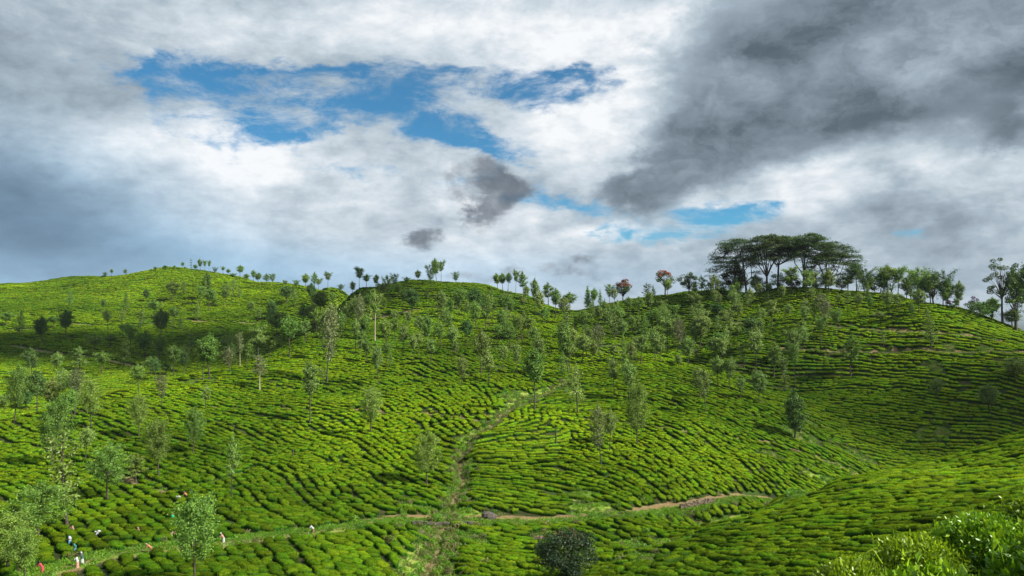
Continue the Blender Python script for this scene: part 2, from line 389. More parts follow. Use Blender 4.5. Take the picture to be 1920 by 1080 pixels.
def tube(geo, pts, rad, k=6, t=0.0):
    pts = np.asarray(pts, float); n = len(pts); rad = np.asarray(rad, float)
    tg = np.gradient(pts, axis=0); tg /= np.linalg.norm(tg, axis=1, keepdims=True) + 1e-9
    ref = np.array([0.3, 1, .1]) if abs(tg[0][1]) < .8 else np.array([1, .2, 0])
    a = np.cross(tg, ref); a /= np.linalg.norm(a, axis=1, keepdims=True) + 1e-9; b = np.cross(tg, a)
    th = np.arange(k) * 2 * math.pi / k
    ring = pts[:, None] + rad[:, None, None] * (a[:, None] * np.cos(th)[None, :, None] + b[:, None] * np.sin(th)[None, :, None])
    f = []
    for i in range(n - 1):
        for j in range(k):
            f += [i * k + j, i * k + (j + 1) % k, (i + 1) * k + (j + 1) % k, (i + 1) * k + j]
    geo.add(ring.reshape(-1, 3), f, 4, t)
    geo.add(ring[-1], np.arange(k), k, t)

# ------------------------------------------------------------------ materials
def mat(name):
    m_ = bpy.data.materials.new(name); m_.use_nodes = True
    for nd in list(m_.node_tree.nodes): m_.node_tree.nodes.remove(nd)
    return m_, NT(m_.node_tree)
def leaf_mat(name, dark, light, trans=.3, gloss=.08, var=.25, hue=.03, patch=.0, pscale=.02, rough=.45):
    """foliage: mature and young leaf colours by the tint attribute, varied per plant and per leaf"""
    m_, n = mat(name)
    t = n.n('ShaderNodeAttribute', attribute_name='tint').outputs['Fac']
    info = n.n('ShaderNodeObjectInfo'); rnd = info.outputs['Random']
    geo = n.n('ShaderNodeNewGeometry'); isl = geo.outputs['Random Per Island']
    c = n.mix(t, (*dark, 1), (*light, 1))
    if patch:
        fl = n.noise(geo.outputs['Position'], .011, 3, .55)
        c = n.mix(n.m('MULTIPLY', t, n.m('ADD', n.m('MULTIPLY', n.smooth(fl, .35, .65), .6), .48)), (*dark, 1), (*light, 1))
    val = n.m('ADD', n.m('MULTIPLY', n.m('SUBTRACT', rnd, .5), var * 2), 1.0)
    if patch:
        pn = n.noise(geo.outputs['Position'], pscale, 3, .6)
        val = n.m('ADD', val, n.m('MULTIPLY', n.m('SUBTRACT', pn, .5), patch * 2))
    val = n.m('MULTIPLY', val, n.m('ADD', n.m('MULTIPLY', isl, .35), .82))
    hs = n.n('ShaderNodeHueSaturation', ins={'Color': c, 'Value': val, 'Hue': n.m('ADD', .5, n.m('MULTIPLY', n.m('SUBTRACT', n.m('FRACT', n.m('MULTIPLY', rnd, 7.31)), .5), hue))})
    d = n.n('ShaderNodeBsdfDiffuse', ins={'Color': hs.outputs[0]}); tr = n.n('ShaderNodeBsdfTranslucent', ins={'Color': hs.outputs[0]})
    mx = n.n('ShaderNodeMixShader', ins={0: trans, 1: d.outputs[0], 2: tr.outputs[0]})
    gl_ = n.n('ShaderNodeBsdfGlossy', ins={'Color': (.8, .8, .8, 1), 'Roughness': rough})
    mx2 = n.n('ShaderNodeMixShader', ins={0: gloss, 1: mx.outputs[0], 2: gl_.outputs[0]})
    n.n('ShaderNodeOutputMaterial', ins={'Surface': mx2.outputs[0]})
    return m_
def plain_mat(name, a, b, scale=3.0, rough=.9, detail=5, bump=0.0, coord='Position'):
    m_, n = mat(name)
    pos = n.n('ShaderNodeNewGeometry').outputs['Position'] if coord == 'Position' else n.n('ShaderNodeTexCoord').outputs['Object']
    nz = n.noise(pos, scale, detail, .6)
    c = n.mix(n.smooth(nz, .35, .65), (*a, 1), (*b, 1))
    p = n.n('ShaderNodeBsdfPrincipled', ins={'Base Color': c, 'Roughness': rough, 'Specular IOR Level': .15})
    if bump:
        bp = n.n('ShaderNodeBump', ins={'Height': nz, 'Strength': bump, 'Distance': .1}); n.put(p.inputs['Normal'], bp.outputs[0])
    n.n('ShaderNodeOutputMaterial', ins={'Surface': p.outputs[0]})
    return m_
M_TEA = leaf_mat('tea_leaf', (.016, .062, .004), (.256, .374, .004), trans=.16, gloss=.004, var=.30, hue=.035, patch=.6, pscale=.02)  # mature leaf tone deepened so bush sides and gaps read as shaded
M_OAK = leaf_mat('silver_oak_leaf', (.056, .138, .016), (.23, .345, .055), trans=.16, gloss=.02, var=.2)
M_OAKP = leaf_mat('pale_oak_leaf', (.085, .165, .022), (.28, .37, .085), trans=.18, gloss=.025, var=.2)
M_OAKD = leaf_mat('dark_oak_leaf', (.035, .09, .018), (.11, .20, .035), trans=.12, gloss=.02, var=.2)
M_OAKB = leaf_mat('dry_oak_leaf', (.09, .115, .035), (.20, .225, .085), trans=.25, gloss=.03, var=.2)
M_RAIN = leaf_mat('umbrella_tree_leaf', (.035, .075, .022), (.10, .16, .035), trans=.2, gloss=.03, var=.12)
M_DARK = leaf_mat('dense_tree_leaf', (.013, .032, .010), (.040, .070, .020), trans=.15, gloss=.03, var=.12)
M_RED = leaf_mat('red_blossom', (.20, .020, .028), (.40, .050, .060), trans=.3, gloss=.02, var=.1)
M_PURP = leaf_mat('purple_blossom', (.17, .045, .20), (.38, .13, .42), trans=.3, gloss=.02, var=.1)
M_RUST = leaf_mat('rusty_tip', (.12, .035, .018), (.22, .07, .03), trans=.2, gloss=.02, var=.1)
M_GRASS = leaf_mat('grass_blade', (.08, .20, .008), (.22, .37, .014), trans=.3, gloss=.03, var=.3, patch=.3, pscale=.1)
M_SCRUB = leaf_mat('scrub_leaf', (.08, .13, .022), (.28, .25, .09), trans=.3, gloss=.03, var=.4, hue=.05)
M_FERN = leaf_mat('foreground_tea_leaf', (.028, .095, .010), (.24, .39, .010), trans=.35, gloss=.035, var=.1, rough=.35)
M_BARK = plain_mat('dark_bark', (.045, .038, .030), (.085, .070, .055), 6)
M_BARKP = plain_mat('pale_bark', (.30, .25, .18), (.42, .36, .28), 6)
M_SOIL = plain_mat('path_soil', (.13, .090, .042), (.19, .155, .07), .9, bump=.4)
M_ROCK = plain_mat('rock', (.07, .055, .035), (.19, .15, .105), 4, bump=.6)
M_ROCKP = plain_mat('purple_rock', (.045, .04, .032), (.12, .105, .085), 4, bump=.6)

def ground_mat():
    m_, n = mat('ground'); pos = n.n('ShaderNodeNewGeometry').outputs['Position']
    s = n.n('ShaderNodeAttribute', attribute_name='soil').outputs['Fac']; gr = n.n('ShaderNodeAttribute', attribute_name='grassy').outputs['Fac']
    n1 = n.noise(pos, .9, 6, .65); n2 = n.noise(pos, .11, 4, .6); n3 = n.noise(pos, 5, 4, .6)
    base = n.mix(n.smooth(n1, .40, .62), (.016, .030, .008, 1), (.048, .044, .016, 1))
    base = n.mix(n.smooth(n2, .5, .7), base, (.034, .062, .012, 1))
    grass = n.mix(n.smooth(n1, .38, .66), (.10, .20, .014, 1), (.24, .25, .065, 1))
    earth = n.mix(n.smooth(n3, .35, .65), (.15, .092, .044, 1), (.21, .165, .08, 1))
    c = n.mix(n.smooth(n.m('ADD', gr, n.m('MULTIPLY', n.m('SUBTRACT', n3, .5), .5)), .3, .6), base, grass)
    c = n.mix(n.smooth(n.m('ADD', s, n.m('MULTIPLY', n.m('SUBTRACT', n1, .5), .9)), .38, .62), c, earth)
    bp = n.n('ShaderNodeBump', ins={'Height': n3, 'Strength': .5, 'Distance': .15})
    p = n.n('ShaderNodeBsdfPrincipled', ins={'Base Color': c, 'Roughness': .95, 'Specular IOR Level': .05, 'Normal': bp.outputs[0]})
    n.n('ShaderNodeOutputMaterial', ins={'Surface': p.outputs[0]})
    return m_
ny, nx = g.shape
ii = np.arange(ny * nx).reshape(ny, nx)
quads = np.stack([ii[:-1, :-1], ii[:-1, 1:], ii[1:, 1:], ii[1:, :-1]], -1).reshape(-1)
me = fast_mesh('hills', np.stack([gx, gy, g], -1).reshape(-1, 3), quads, np.full(len(quads) // 4, 4), [ground_mat()], True,
               {'soil': soil.ravel(), 'grassy': grassy.ravel()})
tag(link('hills', me), kind='structure')
# the plain that carries on to the horizon behind the hills
ring = []; rf = []
for k in range(64):
    th = k * 2 * math.pi / 64
    ring += [(300 * math.cos(th), 300 + 300 * math.sin(th), -140), (9000 * math.cos(th), 300 + 9000 * math.sin(th), -140)]
    a_, b_ = 2 * k, 2 * ((k + 1) % 64); rf += [a_, a_ + 1, b_ + 1, b_]
tag(link('ground', fast_mesh('ground', ring, rf, [4] * 64, [plain_mat('far_country', (.05, .09, .03), (.09, .13, .05), .01)], False)), kind='structure')
# the walked surface of each path lies on its bench
def ribbon(name, line, hw, lift, m_):
    k = 4; tg = np.gradient(line, axis=0); tg /= np.linalg.norm(tg, axis=1, keepdims=True) + 1e-9
    nr = np.c_[-tg[:, 1], tg[:, 0]]; v = []
    wob = 1 + .18 * np.sin(np.arange(len(line)) * .9) + .1 * rng.normal(size=len(line))
    for j in range(k + 1):
        q = line + nr * ((j / k - .5) * 2 * hw * wob)[:, None]
        v.append(np.c_[q, Hb(q[:, 0], q[:, 1]) + lift - (.06 if j in (0, k) else 0)])
    v = np.stack(v, 1); n_ = len(line); id_ = np.arange(n_ * (k + 1)).reshape(n_, k + 1)
    f = np.stack([id_[:-1, :-1], id_[:-1, 1:], id_[1:, 1:], id_[1:, :-1]], -1).reshape(-1)
    return tag(link(name, fast_mesh(name, v.reshape(-1, 3), f, np.full(len(f) // 4, 4), [m_], True)), kind='structure')
ribbon('terrace_path', PATHS['terrace_path'][1], .55, .10, M_SOIL)
for nm in list(PATHS)[1:]:
    ribbon('hill_footpath', PATHS[nm][1], PATHS[nm][0] * .5, .10, M_SOIL)
ribbon('stream_bed', gl, .7, .08, M_SOIL)

# ------------------------------------------------------------------ scattered instances of many plants in one object
def scatter(name, variants, pos, rot, scale, idx, label=None):
    src = bpy.data.collections.new(name + '_kinds')
    for i, me_ in enumerate(variants):
        o = bpy.data.objects.new('%s_kind_%02d' % (name, i), me_); src.objects.link(o)
    me_ = bpy.data.meshes.new(name); n_ = len(pos); me_.vertices.add(n_); me_.vertices.foreach_set('co', np.asarray(pos, np.float32).ravel())
    for k, a, ty, fld in (('rot', rot, 'FLOAT_VECTOR', 'vector'), ('scl', scale, 'FLOAT_VECTOR', 'vector')):
        at = me_.attributes.new(k, ty, 'POINT'); at.data.foreach_set(fld, np.asarray(a, np.float32).ravel())
    at = me_.attributes.new('kind_id', 'INT', 'POINT'); at.data.foreach_set('value', np.asarray(idx, np.int32))
    o = link(name, me_); ng = bpy.data.node_groups.new(name, 'GeometryNodeTree')
    ng.interface.new_socket('Geometry', in_out='INPUT', socket_type='NodeSocketGeometry')
    ng.interface.new_socket('Geometry', in_out='OUTPUT', socket_type='NodeSocketGeometry')
    gi = ng.nodes.new('NodeGroupInput'); go = ng.nodes.new('NodeGroupOutput'); ip = ng.nodes.new('GeometryNodeInstanceOnPoints')
    ci = ng.nodes.new('GeometryNodeCollectionInfo'); ci.inputs['Collection'].default_value = src
    ci.inputs['Separate Children'].default_value = True; ci.inputs['Reset Children'].default_value = True
    def na(nm_, ty):
        q = ng.nodes.new('GeometryNodeInputNamedAttribute'); q.data_type = ty; q.inputs['Name'].default_value = nm_; return q.outputs[0]
    e2r = ng.nodes.new('FunctionNodeEulerToRotation')
    L_ = ng.links.new
    L_(gi.outputs[0], ip.inputs['Points']); L_(ci.outputs[0], ip.inputs['Instance']); ip.inputs['Pick Instance'].default_value = True
    L_(na('kind_id', 'INT'), ip.inputs['Instance Index']); L_(na('rot', 'FLOAT_VECTOR'), e2r.inputs[0]); L_(e2r.outputs[0], ip.inputs['Rotation'])
    L_(na('scl', 'FLOAT_VECTOR'), ip.inputs['Scale']); L_(ip.outputs[0], go.inputs[0])
    md = o.modifiers.new('scatter', 'NODES'); md.node_group = ng
    return tag(o, label, kind='stuff')

# ------------------------------------------------------------------ tea bushes: flat-topped cushions, about 1.9 m long, standing in rows
def bush_mesh(name, seed, nu, nv, nleaf, leaf):
    rr = np.random.default_rng(seed); ge = Geo()
    ph = rr.uniform(0, 6.28, 12)
    def surf(th, el):
        ce, se = np.cos(el), np.sin(el)
        sg = lambda a, p: np.sign(a) * np.abs(a) ** p
        r = 1 + .12 * np.sin(2 * th + ph[0]) + .12 * np.sin(3 * th + ph[1]) + .07 * np.sin(5 * th + ph[2] + 3 * el) + .04 * np.sin(9 * th + ph[3] + 5 * el)
        x = .98 * r * sg(np.cos(th), .92) * np.abs(ce) ** .55; y = .74 * r * sg(np.sin(th), .92) * np.abs(ce) ** .55
        z = .34 + .52 * sg(se, .75) + .07 * np.sin(4.1 * x + ph[4]) * np.cos(4.7 * y + ph[5]) + .03 * np.sin(9 * x + ph[6] + 8 * y)
        return np.stack([x, y, z], -1)
    th = np.arange(nu) * 2 * math.pi / nu; el = np.linspace(-1.1, math.pi / 2 - .08, nv)
    T, E = np.meshgrid(th, el); v = surf(T, E) * (.965, .965, .965)
    id_ = np.arange(nu * nv).reshape(nv, nu); nxt = np.roll(id_, -1, 1)
    f = np.stack([id_[:-1], nxt[:-1], nxt[1:], id_[1:]], -1).reshape(-1)
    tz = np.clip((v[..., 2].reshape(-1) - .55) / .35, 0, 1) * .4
    ge.add(v.reshape(-1, 3), f, 4, tz)
    ge.add(v[-1], np.arange(nu), nu, .45)
    # leaves all over; young pale shoots on the plucked top, shade tinted into the sides
    t = rr.uniform(0, 2 * math.pi, nleaf); e = np.arcsin(rr.uniform(-.55, 1, nleaf))
    c = surf(t, e); n_ = surf(t, e + .01) - c; out = c - np.array([0, 0, .3]); out /= np.linalg.norm(out, axis=1, keepdims=True)
    c = c + out * rr.uniform(-.03, .05, nleaf)[:, None]
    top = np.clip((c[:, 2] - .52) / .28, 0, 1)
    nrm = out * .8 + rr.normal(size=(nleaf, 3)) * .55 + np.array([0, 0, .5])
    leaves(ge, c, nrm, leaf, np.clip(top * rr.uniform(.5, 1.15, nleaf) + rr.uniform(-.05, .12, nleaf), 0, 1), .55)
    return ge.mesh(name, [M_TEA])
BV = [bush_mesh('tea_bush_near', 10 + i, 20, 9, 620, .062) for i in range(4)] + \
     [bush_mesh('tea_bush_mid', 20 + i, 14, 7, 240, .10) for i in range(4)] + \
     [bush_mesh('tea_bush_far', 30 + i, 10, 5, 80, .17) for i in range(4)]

# row directions, read off the photograph as (u, v, slope of the row in the picture)
ROWD = [(0,560,0),(200,560,0),(400,560,.02),(150,590,0),(100,640,.03),(350,590,0),(500,570,.1),(400,650,-.25),(300,720,-.35),(100,700,-.1),(0,740,-.1),(560,580,.15),
 (500,690,.0),(600,640,.05),(620,700,.12),(800,560,.05),(720,640,.05),(880,580,.08),(860,650,.1),(960,650,.25),(1000,690,.3),(700,690,.25),(700,720,.38),(780,700,.45),(800,760,.62),(870,720,.7),(900,745,.8),(850,790,.7),(940,720,.5),
 (620,760,.15),(500,760,.05),(700,850,.7),(620,880,.8),(780,890,.85),(720,800,.5),(500,900,.6),(550,940,1.1),(650,940,1.2),(440,880,.3),(350,850,.15),(400,960,.7),(480,980,1.2),(200,960,.35),(290,980,.6),(100,860,.2),(30,880,.15),(180,790,.9),(100,800,.3),(300,790,.15),(250,860,.5),
 (600,1040,1.9),(700,1010,1.7),(450,1050,1.6),(350,1070,1.5),(250,1080,1.5),(950,1030,.2),(1000,1060,.3),(920,1000,.1),
 (950,850,-.08),(920,900,.03),(1000,900,.05),(1000,820,-.12),(940,830,-.2),(1000,765,-.4),(1040,755,-.2),(1100,750,.02),(1100,850,.35),(1050,920,.25),(1000,940,.1),(1150,800,.3),(1200,830,.55),(1250,860,.9),(1150,900,.55),(1200,930,.8),(1350,820,.65),(1350,900,1.0),(1300,930,1.1),(1450,880,.85),(1250,750,.4),(1350,760,.45),(1420,780,.5),(1480,815,.6),(1540,850,.6),(1540,880,.6),(1180,720,.1),
 (1600,830,.12),(1680,850,.2),(1600,760,.05),(1700,700,.03),(1850,720,.08),(1800,640,.12),(1600,600,.03),(1450,580,.03),(1300,600,0),(1150,620,0),(1450,680,.05),(1300,660,.05),(1850,800,.1),(1900,660,.1),
 (1290,1045,-.25),(1400,975,-.35),(1500,945,-.3),(1600,920,-.25),(1700,885,-.2),(1850,850,-.2),(1800,900,-.1),(1600,960,-.05),(1450,1030,0),(1700,1000,.05),(1800,970,-.15),(1900,910,-.3),(1880,1000,-.3),(1550,1060,.1),(1700,1060,-.1),
 (1250,1000,.7),(1160,1000,.5),(1390,960,.8),(1080,1010,.3)]
_u = np.array([q[0] for q in ROWD], float); _v = np.array([q[1] for q in ROWD], float); _s = np.array([q[2] for q in ROWD])
ax, ay = cast(_u, _v); du = 14.0
bx, by = cast(_u + du, _v + _s * du); cx_, cy_ = cast(_u - du, _v - _s * du)
th = np.arctan2(by - cy_, bx - cx_)
ok = ~(np.isnan(th) | np.isnan(ax)) & (np.hypot(bx - cx_, by - cy_) < 90)
RX, RY, RT = ax[ok], ay[ok], th[ok]
st = 2.0; FX = np.arange(-420, 420, st); FY = np.arange(10, 760, st); fx, fy = np.meshgrid(FX, FY)
def row_angle(x, y):
    num = 0; num2 = 0
    for i in range(len(RX)):
        w_ = 1 / (((x - RX[i]) ** 2 + (y - RY[i]) ** 2) / (14 + .04 * RY[i]) ** 2 + .25) ** 1.6
        num = num + w_ * np.cos(2 * RT[i]); num2 = num2 + w_ * np.sin(2 * RT[i])
    a = .5 * np.arctan2(num2, num); return np.where(a > R(60), a - math.pi, a)
TH = row_angle(fx, fy) + .05 * fbm2(fx, fy, 40, 5, 2)
def spacing(x, y):
    r_ = 1 / (1 + np.exp(-(x - 4 - .02 * y) / 8)); return (1.24 - .18 * r_) + np.clip((y - 140) / 300, 0, 1.6) * (.46 + .12 * r_)
# which ground the camera could see (with a wide margin), so that rows are planted only there
vg = np.zeros(fx.shape, bool); hz_ = Hb(fx, fy); az_ = np.abs(fx) < .74 * fy + 12
vg = az_ & (fy < 745)
for k in np.linspace(.05, .985, 60): vg &= ~(Hb(fx * k, fy * k) > (hz_ + 1.5) * k + .3)
vg |= (fy < 60) & az_
for _ in range(9):
    q = vg.copy(); q[1:] |= vg[:-1]; q[:-1] |= vg[1:]; q[:, 1:] |= vg[:, :-1]; q[:, :-1] |= vg[:, 1:]; vg = q
vg &= np.abs(fx) < .80 * fy + 14
def bil(a, x, y):
    i = np.clip((x - FX[0]) / st, 0, len(FX) - 1.001); j = np.clip((y - FY[0]) / st, 0, len(FY) - 1.001)
    p = i.astype(int); q = j.astype(int); fi = i - p; fj = j - q
    return (a[q, p] * (1 - fi) + a[q, p + 1] * fi) * (1 - fj) + (a[q + 1, p] * (1 - fi) + a[q + 1, p + 1] * fi) * fj
# rows are evenly spaced lines grown through the direction field; a row ends where it would crowd another
C2 = np.cos(2 * TH).tolist(); S2 = np.sin(2 * TH).tolist(); VG = vg.tolist(); SPG = spacing(fx, fy).tolist()
nX, nY = len(FX), len(FY); x00, y00 = float(FX[0]), float(FY[0])
cell = 2.4; rgrid = {}
def info(x, y):
    i = int((x - x00) / st + .5); j = int((y - y00) / st + .5)
    if i < 0 or j < 0 or i >= nX or j >= nY or not VG[j][i]: return None
    return C2[j][i], S2[j][i], SPG[j][i]
def crowded(x, y, d, me_):
    a = int(x // cell); b = int(y // cell); d2 = d * d
    for p in (a - 1, a, a + 1):
        for q in (b - 1, b, b + 1):
            for (x2, y2, w2) in rgrid.get((p, q), ()):
                if w2 != me_ and (x2 - x) ** 2 + (y2 - y) ** 2 < d2: return True
    return False
def trace(x, y, sgn, rid, hx=None):
    pts_ = []; f_ = info(x, y); h = .5 * math.atan2(f_[1], f_[0]); dx, dy = math.cos(h) * sgn, math.sin(h) * sgn
    for k in range(400):
        f_ = info(x, y)
        if f_ is None: break
        h = .5 * math.atan2(f_[1], f_[0]); cx1, cy1 = math.cos(h), math.sin(h)
        if cx1 * dx + cy1 * dy < 0: cx1, cy1 = -cx1, -cy1
        dx, dy = dx * .5 + cx1 * .5, dy * .5 + cy1 * .5; n_ = math.hypot(dx, dy); dx /= n_; dy /= n_
        x += dx * .8; y += dy * .8
        if crowded(x, y, f_[2] * .74, rid): break
        pts_.append((x, y))
    return pts_
lines = []; sd = []
cand0 = np.argwhere(vg); rng.shuffle(cand0)
cand0 = [(x00 + st * c_[1] + rng.uniform(-1, 1), y00 + st * c_[0] + rng.uniform(-1, 1)) for c_ in cand0]
seeds = []
def grow(x, y):
    f_ = info(x, y)
    if f_ is None or crowded(x, y, f_[2] * .93, -1): return
    rid = len(lines); bk = trace(x, y, -1, rid); fw_ = trace(x, y, 1, rid); ln = bk[::-1] + [(x, y)] + fw_
    lines.append(ln)
    for (a, b) in ln: rgrid.setdefault((int(a // cell), int(b // cell)), []).append((a, b, rid))
    for k in range(0, len(ln), 4):
        a, b = ln[k]; f2 = info(a, b)
        if f2 is None: continue
        h = .5 * math.atan2(f2[1], f2[0]); nx_, ny_ = -math.sin(h) * f2[2], math.cos(h) * f2[2]
        seeds.append((a + nx_, b + ny_)); seeds.append((a - nx_, b - ny_))
grow(*cand0[0])
si = 0; ci_ = 0
while si < len(seeds) or ci_ < len(cand0):
    if si < len(seeds): grow(*seeds[si]); si += 1
    else: grow(*cand0[ci_]); ci_ += 1
bx_, by_, bl_, bt_, br_ = [], [], [], [], []
for rid, ln in enumerate(lines):
    P_ = np.array(ln); 
    s_ = np.r_[0, np.cumsum(np.hypot(np.diff(P_[:, 0]), np.diff(P_[:, 1])))] if len(ln) > 1 else np.array([0.])
    spx = float(spacing(P_[0, 0], P_[0, 1])); base = 1.18 * spx; pos = rng.uniform(0, .4)
    if len(ln) < 2: bx_.append(P_[0, 0]); by_.append(P_[0, 1]); bl_.append(base * .8); bt_.append(float(bil(TH, P_[:1, 0], P_[:1, 1])[0])); br_.append(rid); continue
    while pos < s_[-1] + .2:
        L_ = base * rng.choice([.55, .8, 1.0, 1.3, 1.6]) * rng.uniform(.85, 1.15); c_ = pos + L_ / 2; x = np.interp(c_, s_, P_[:, 0]); y = np.interp(c_, s_, P_[:, 1])
        x2 = np.interp(c_ + .6, s_, P_[:, 0]); y2 = np.interp(c_ + .6, s_, P_[:, 1]); x1 = np.interp(c_ - .6, s_, P_[:, 0]); y1 = np.interp(c_ - .6, s_, P_[:, 1])
        bx_.append(x); by_.append(y); bl_.append(L_ * 1.2); bt_.append(math.atan2(y2 - y1, x2 - x1)); br_.append(rid); pos += L_ * .97 + (rng.uniform(.15, .5) if rng.uniform() < .16 else 0)
bxs, bys, bl, bth, brow = [np.array(q) for q in (bx_, by_, bl_, bt_, br_)]
bxs = bxs + rng.normal(size=len(bxs)) * .10; bys = bys + rng.normal(size=len(bxs)) * .10
bth = np.where(np.cos(bth) < 0, bth + math.pi, bth); bsp = spacing(bxs, bys)
# keep bushes off the paths, gully, clearings and the camera knoll
okb = np.ones(len(bxs), bool)
sc_b = spacing(bxs, bys) / 1.62
for nm, (hw, line, zc) in PATHS.items():
    d, _i = near_line(bxs, bys, line); up_ = Hb(bxs, bys) > zc[_i] + .12; okb &= d > hw + np.where(up_, (1.25 if hw > 1.5 else .7 if hw > .8 else .45), .3) * sc_b
d, i_ = near_line(bxs, bys, gl); okb &= d > gw[i_] + .25
for (cx1, cy1, ra, rb) in clears:
    q = ((bxs - cx1) / ra) ** 2 + ((bys - cy1) / rb) ** 2
    okb &= (q > 1) | (rng.uniform(size=len(q)) < .14)
okb &= rng.uniform(size=len(bxs)) > .018
okb &= ~((bys < 22) & (np.abs(bxs) < 25))
bxs, bys, bl, bth, brow, bsp = [a[okb] for a in (bxs, bys, bl, bth, brow, bsp)]
bz = Hb(bxs, bys)
e_ = .8; sx_ = (Hb(bxs + e_, bys) - Hb(bxs - e_, bys)) / (2 * e_); sy_ = (Hb(bxs, bys + e_) - Hb(bxs, bys - e_)) / (2 * e_)
sp = bsp; nb = len(bxs)
along = sx_ * np.cos(bth) + sy_ * np.sin(bth); across = -sx_ * np.sin(bth) + sy_ * np.cos(bth)
rotb = np.c_[np.arctan(across) * .75, -np.arctan(along) * .75, bth + rng.normal(size=nb) * .15]
sclb = np.c_[bl / 1.88 * 1.0, sp / 1.55 * rng.uniform(.90, 1.18, nb), sp / 1.62 * rng.uniform(.72, 1.35, nb) * .92]
# which bushes fill the most picture: the 300 largest stand as things of their own
def project(x, y, z):
    c, s = math.cos(PITCH), math.sin(PITCH); d = y * c + z * s; up = -y * s + z * c
    return 960 + F * x / d, 540 - F * up / d, d
pu, pv, pd = project(bxs, bys, bz + .5)
inside = (pu > -5) & (pu < 1925) & (pv < 1092) & (pv > 400)
lod = np.where(pd < 118, 0, np.where(pd < 250, 1, 2)) * 4 + rng.integers(0, 4, nb)
# hidden from the camera behind a crest?
vis = inside.copy()
for k in np.linspace(.03, .985, 110):
    vis &= ~((Hb(bxs * k, bys * k) > (bz + 1.0) * k) & (bys * k > 15))
size_px = F * 2 / pd
cand = np.where(vis)[0]; cand = cand[np.argsort(-size_px[cand])]; solo = cand[:300]
rest = np.ones(nb, bool); rest[solo] = False
hidden_far = ~vis & (pd > 60) & ~inside & (np.abs(bxs) > .74 * bys + 10)
rest &= ~hidden_far
pos_b = np.c_[bxs, bys, bz - .10 * sclb[:, 2]]
print('bushes', nb, 'scattered', rest.sum())
scatter('tea_bushes', BV, pos_b[rest], rotb[rest], sclb[rest], lod[rest], 'rows of clipped green tea bushes covering the hillsides')
def ordn(k):
    return '%d%s' % (k, 'th' if 10 <= k % 100 <= 20 else {1: 'st', 2: 'nd', 3: 'rd'}.get(k % 10, 'th'))
zone = np.where(pu[solo] > 1070, 1, 0)
zname = {1: 'on the near right-hand spur', 0: 'below the terrace path'}
for zz in (0, 1):
    ids = solo[zone == zz]; rows = {}
    for i in ids: rows.setdefault(int(brow[i]), []).append(i)
    order = sorted(rows, key=lambda r_: -np.mean([pv[i] for i in rows[r_]]))
    for ri, r_ in enumerate(order):
        for ki, i in enumerate(sorted(rows[r_], key=lambda i: pu[i])):
            o = link('tea_bush', BV[int(lod[i]) % 4]); o.location = pos_b[i]; o.rotation_euler = rotb[i]; o.scale = sclb[i]
            tag(o, 'tea bush, %s from left in the %s row up %s' % (ordn(ki + 1), ordn(ri + 1), zname[zz]), 'tea bush', 'tea bushes in the nearest rows')

# ------------------------------------------------------------------ grass and scrub on the paths' verges and in the gully
def tuft(name, seed, n, h, spread, m_, wid=.03, tl=.5):
    rr = np.random.default_rng(seed); ge = Geo()
    b = rr.normal(size=(n, 3)) * spread; b[:, 2] = 0; d = rr.normal(size=(n, 3)) * .45; d[:, 2] = 1; d /= np.linalg.norm(d, axis=1, keepdims=True)
    hh = h * rr.uniform(.5, 1.2, n)[:, None]; s = rr.normal(size=(n, 3)); s[:, 2] = 0; s /= np.linalg.norm(s, axis=1, keepdims=True); w_ = wid
    bend = rr.normal(size=(n, 3)) * .3 * hh; bend[:, 2] = -np.abs(bend[:, 2]) * .5
    v = np.stack([b - s * w_, b + s * w_, b + d * hh * .6 + s * w_ * .8, b + d * hh + bend, b + d * hh * .6 - s * w_ * .8], 1).reshape(-1, 3)
    ge.add(v, np.arange(5 * n), 5, np.repeat(rr.uniform(0, 1, n) * tl + rr.uniform(0, .3), 5)); return ge.mesh(name, [m_], False)
def scrub(name, seed, n, r_, h, m_, leaf=.07, t0=0., t1=1.):
    rr = np.random.default_rng(seed); ge = Geo()
    for k in range(6):
        a = rr.uniform(0, 6.28); e = np.array([math.cos(a) * r_ * .6, math.sin(a) * r_ * .6, h * rr.uniform(.6, 1)])
        tube(ge, [(0, 0, 0), e * .5 + rr.normal(size=3) * .04, e], [.02, .014, .006], 4, .2)
    c = rr.normal(size=(n, 3)); c /= np.linalg.norm(c, axis=1, keepdims=True); c *= rr.uniform(.5, 1, n)[:, None] ** .5
    c *= (1 + .3 * np.sin(3 * np.arctan2(c[:, 1], c[:, 0]) + seed))[:, None]
    c = c * (r_, r_, h * .55) + (0, 0, h * .55)
    leaves(ge, c, rr.normal(size=(n, 3)) + c * .5, leaf, rr.uniform(t0, t1, n)); return ge.mesh(name, [m_])
TU = [tuft('grass_tuft', 50 + i, 34, .27, .22, M_GRASS, .028, .8) for i in range(4)]
SCR = [scrub('scrub_bush', 60 + i, 240, .45, .65, M_SCRUB, .075, 0, .9) for i in range(3)] + [scrub('green_scrub', 66 + i, 280, .5, .7, M_GRASS, .08, 0, .6) for i in range(2)] + \
      [tuft('straw_tuft', 70 + i, 40, .6, .25, M_SCRUB, .022, 1.0) for i in range(2)]
def downhill(line):
    tg = np.gradient(line, axis=0); tg /= np.linalg.norm(tg, axis=1, keepdims=True); a = line + np.c_[-tg[:, 1], tg[:, 0]] * 4; b = line - np.c_[-tg[:, 1], tg[:, 0]] * 4
    return np.where(Hb(a[:, 0], a[:, 1]) < Hb(b[:, 0], b[:, 1]), 1.0, -1.0)
px_, py_ = [], []
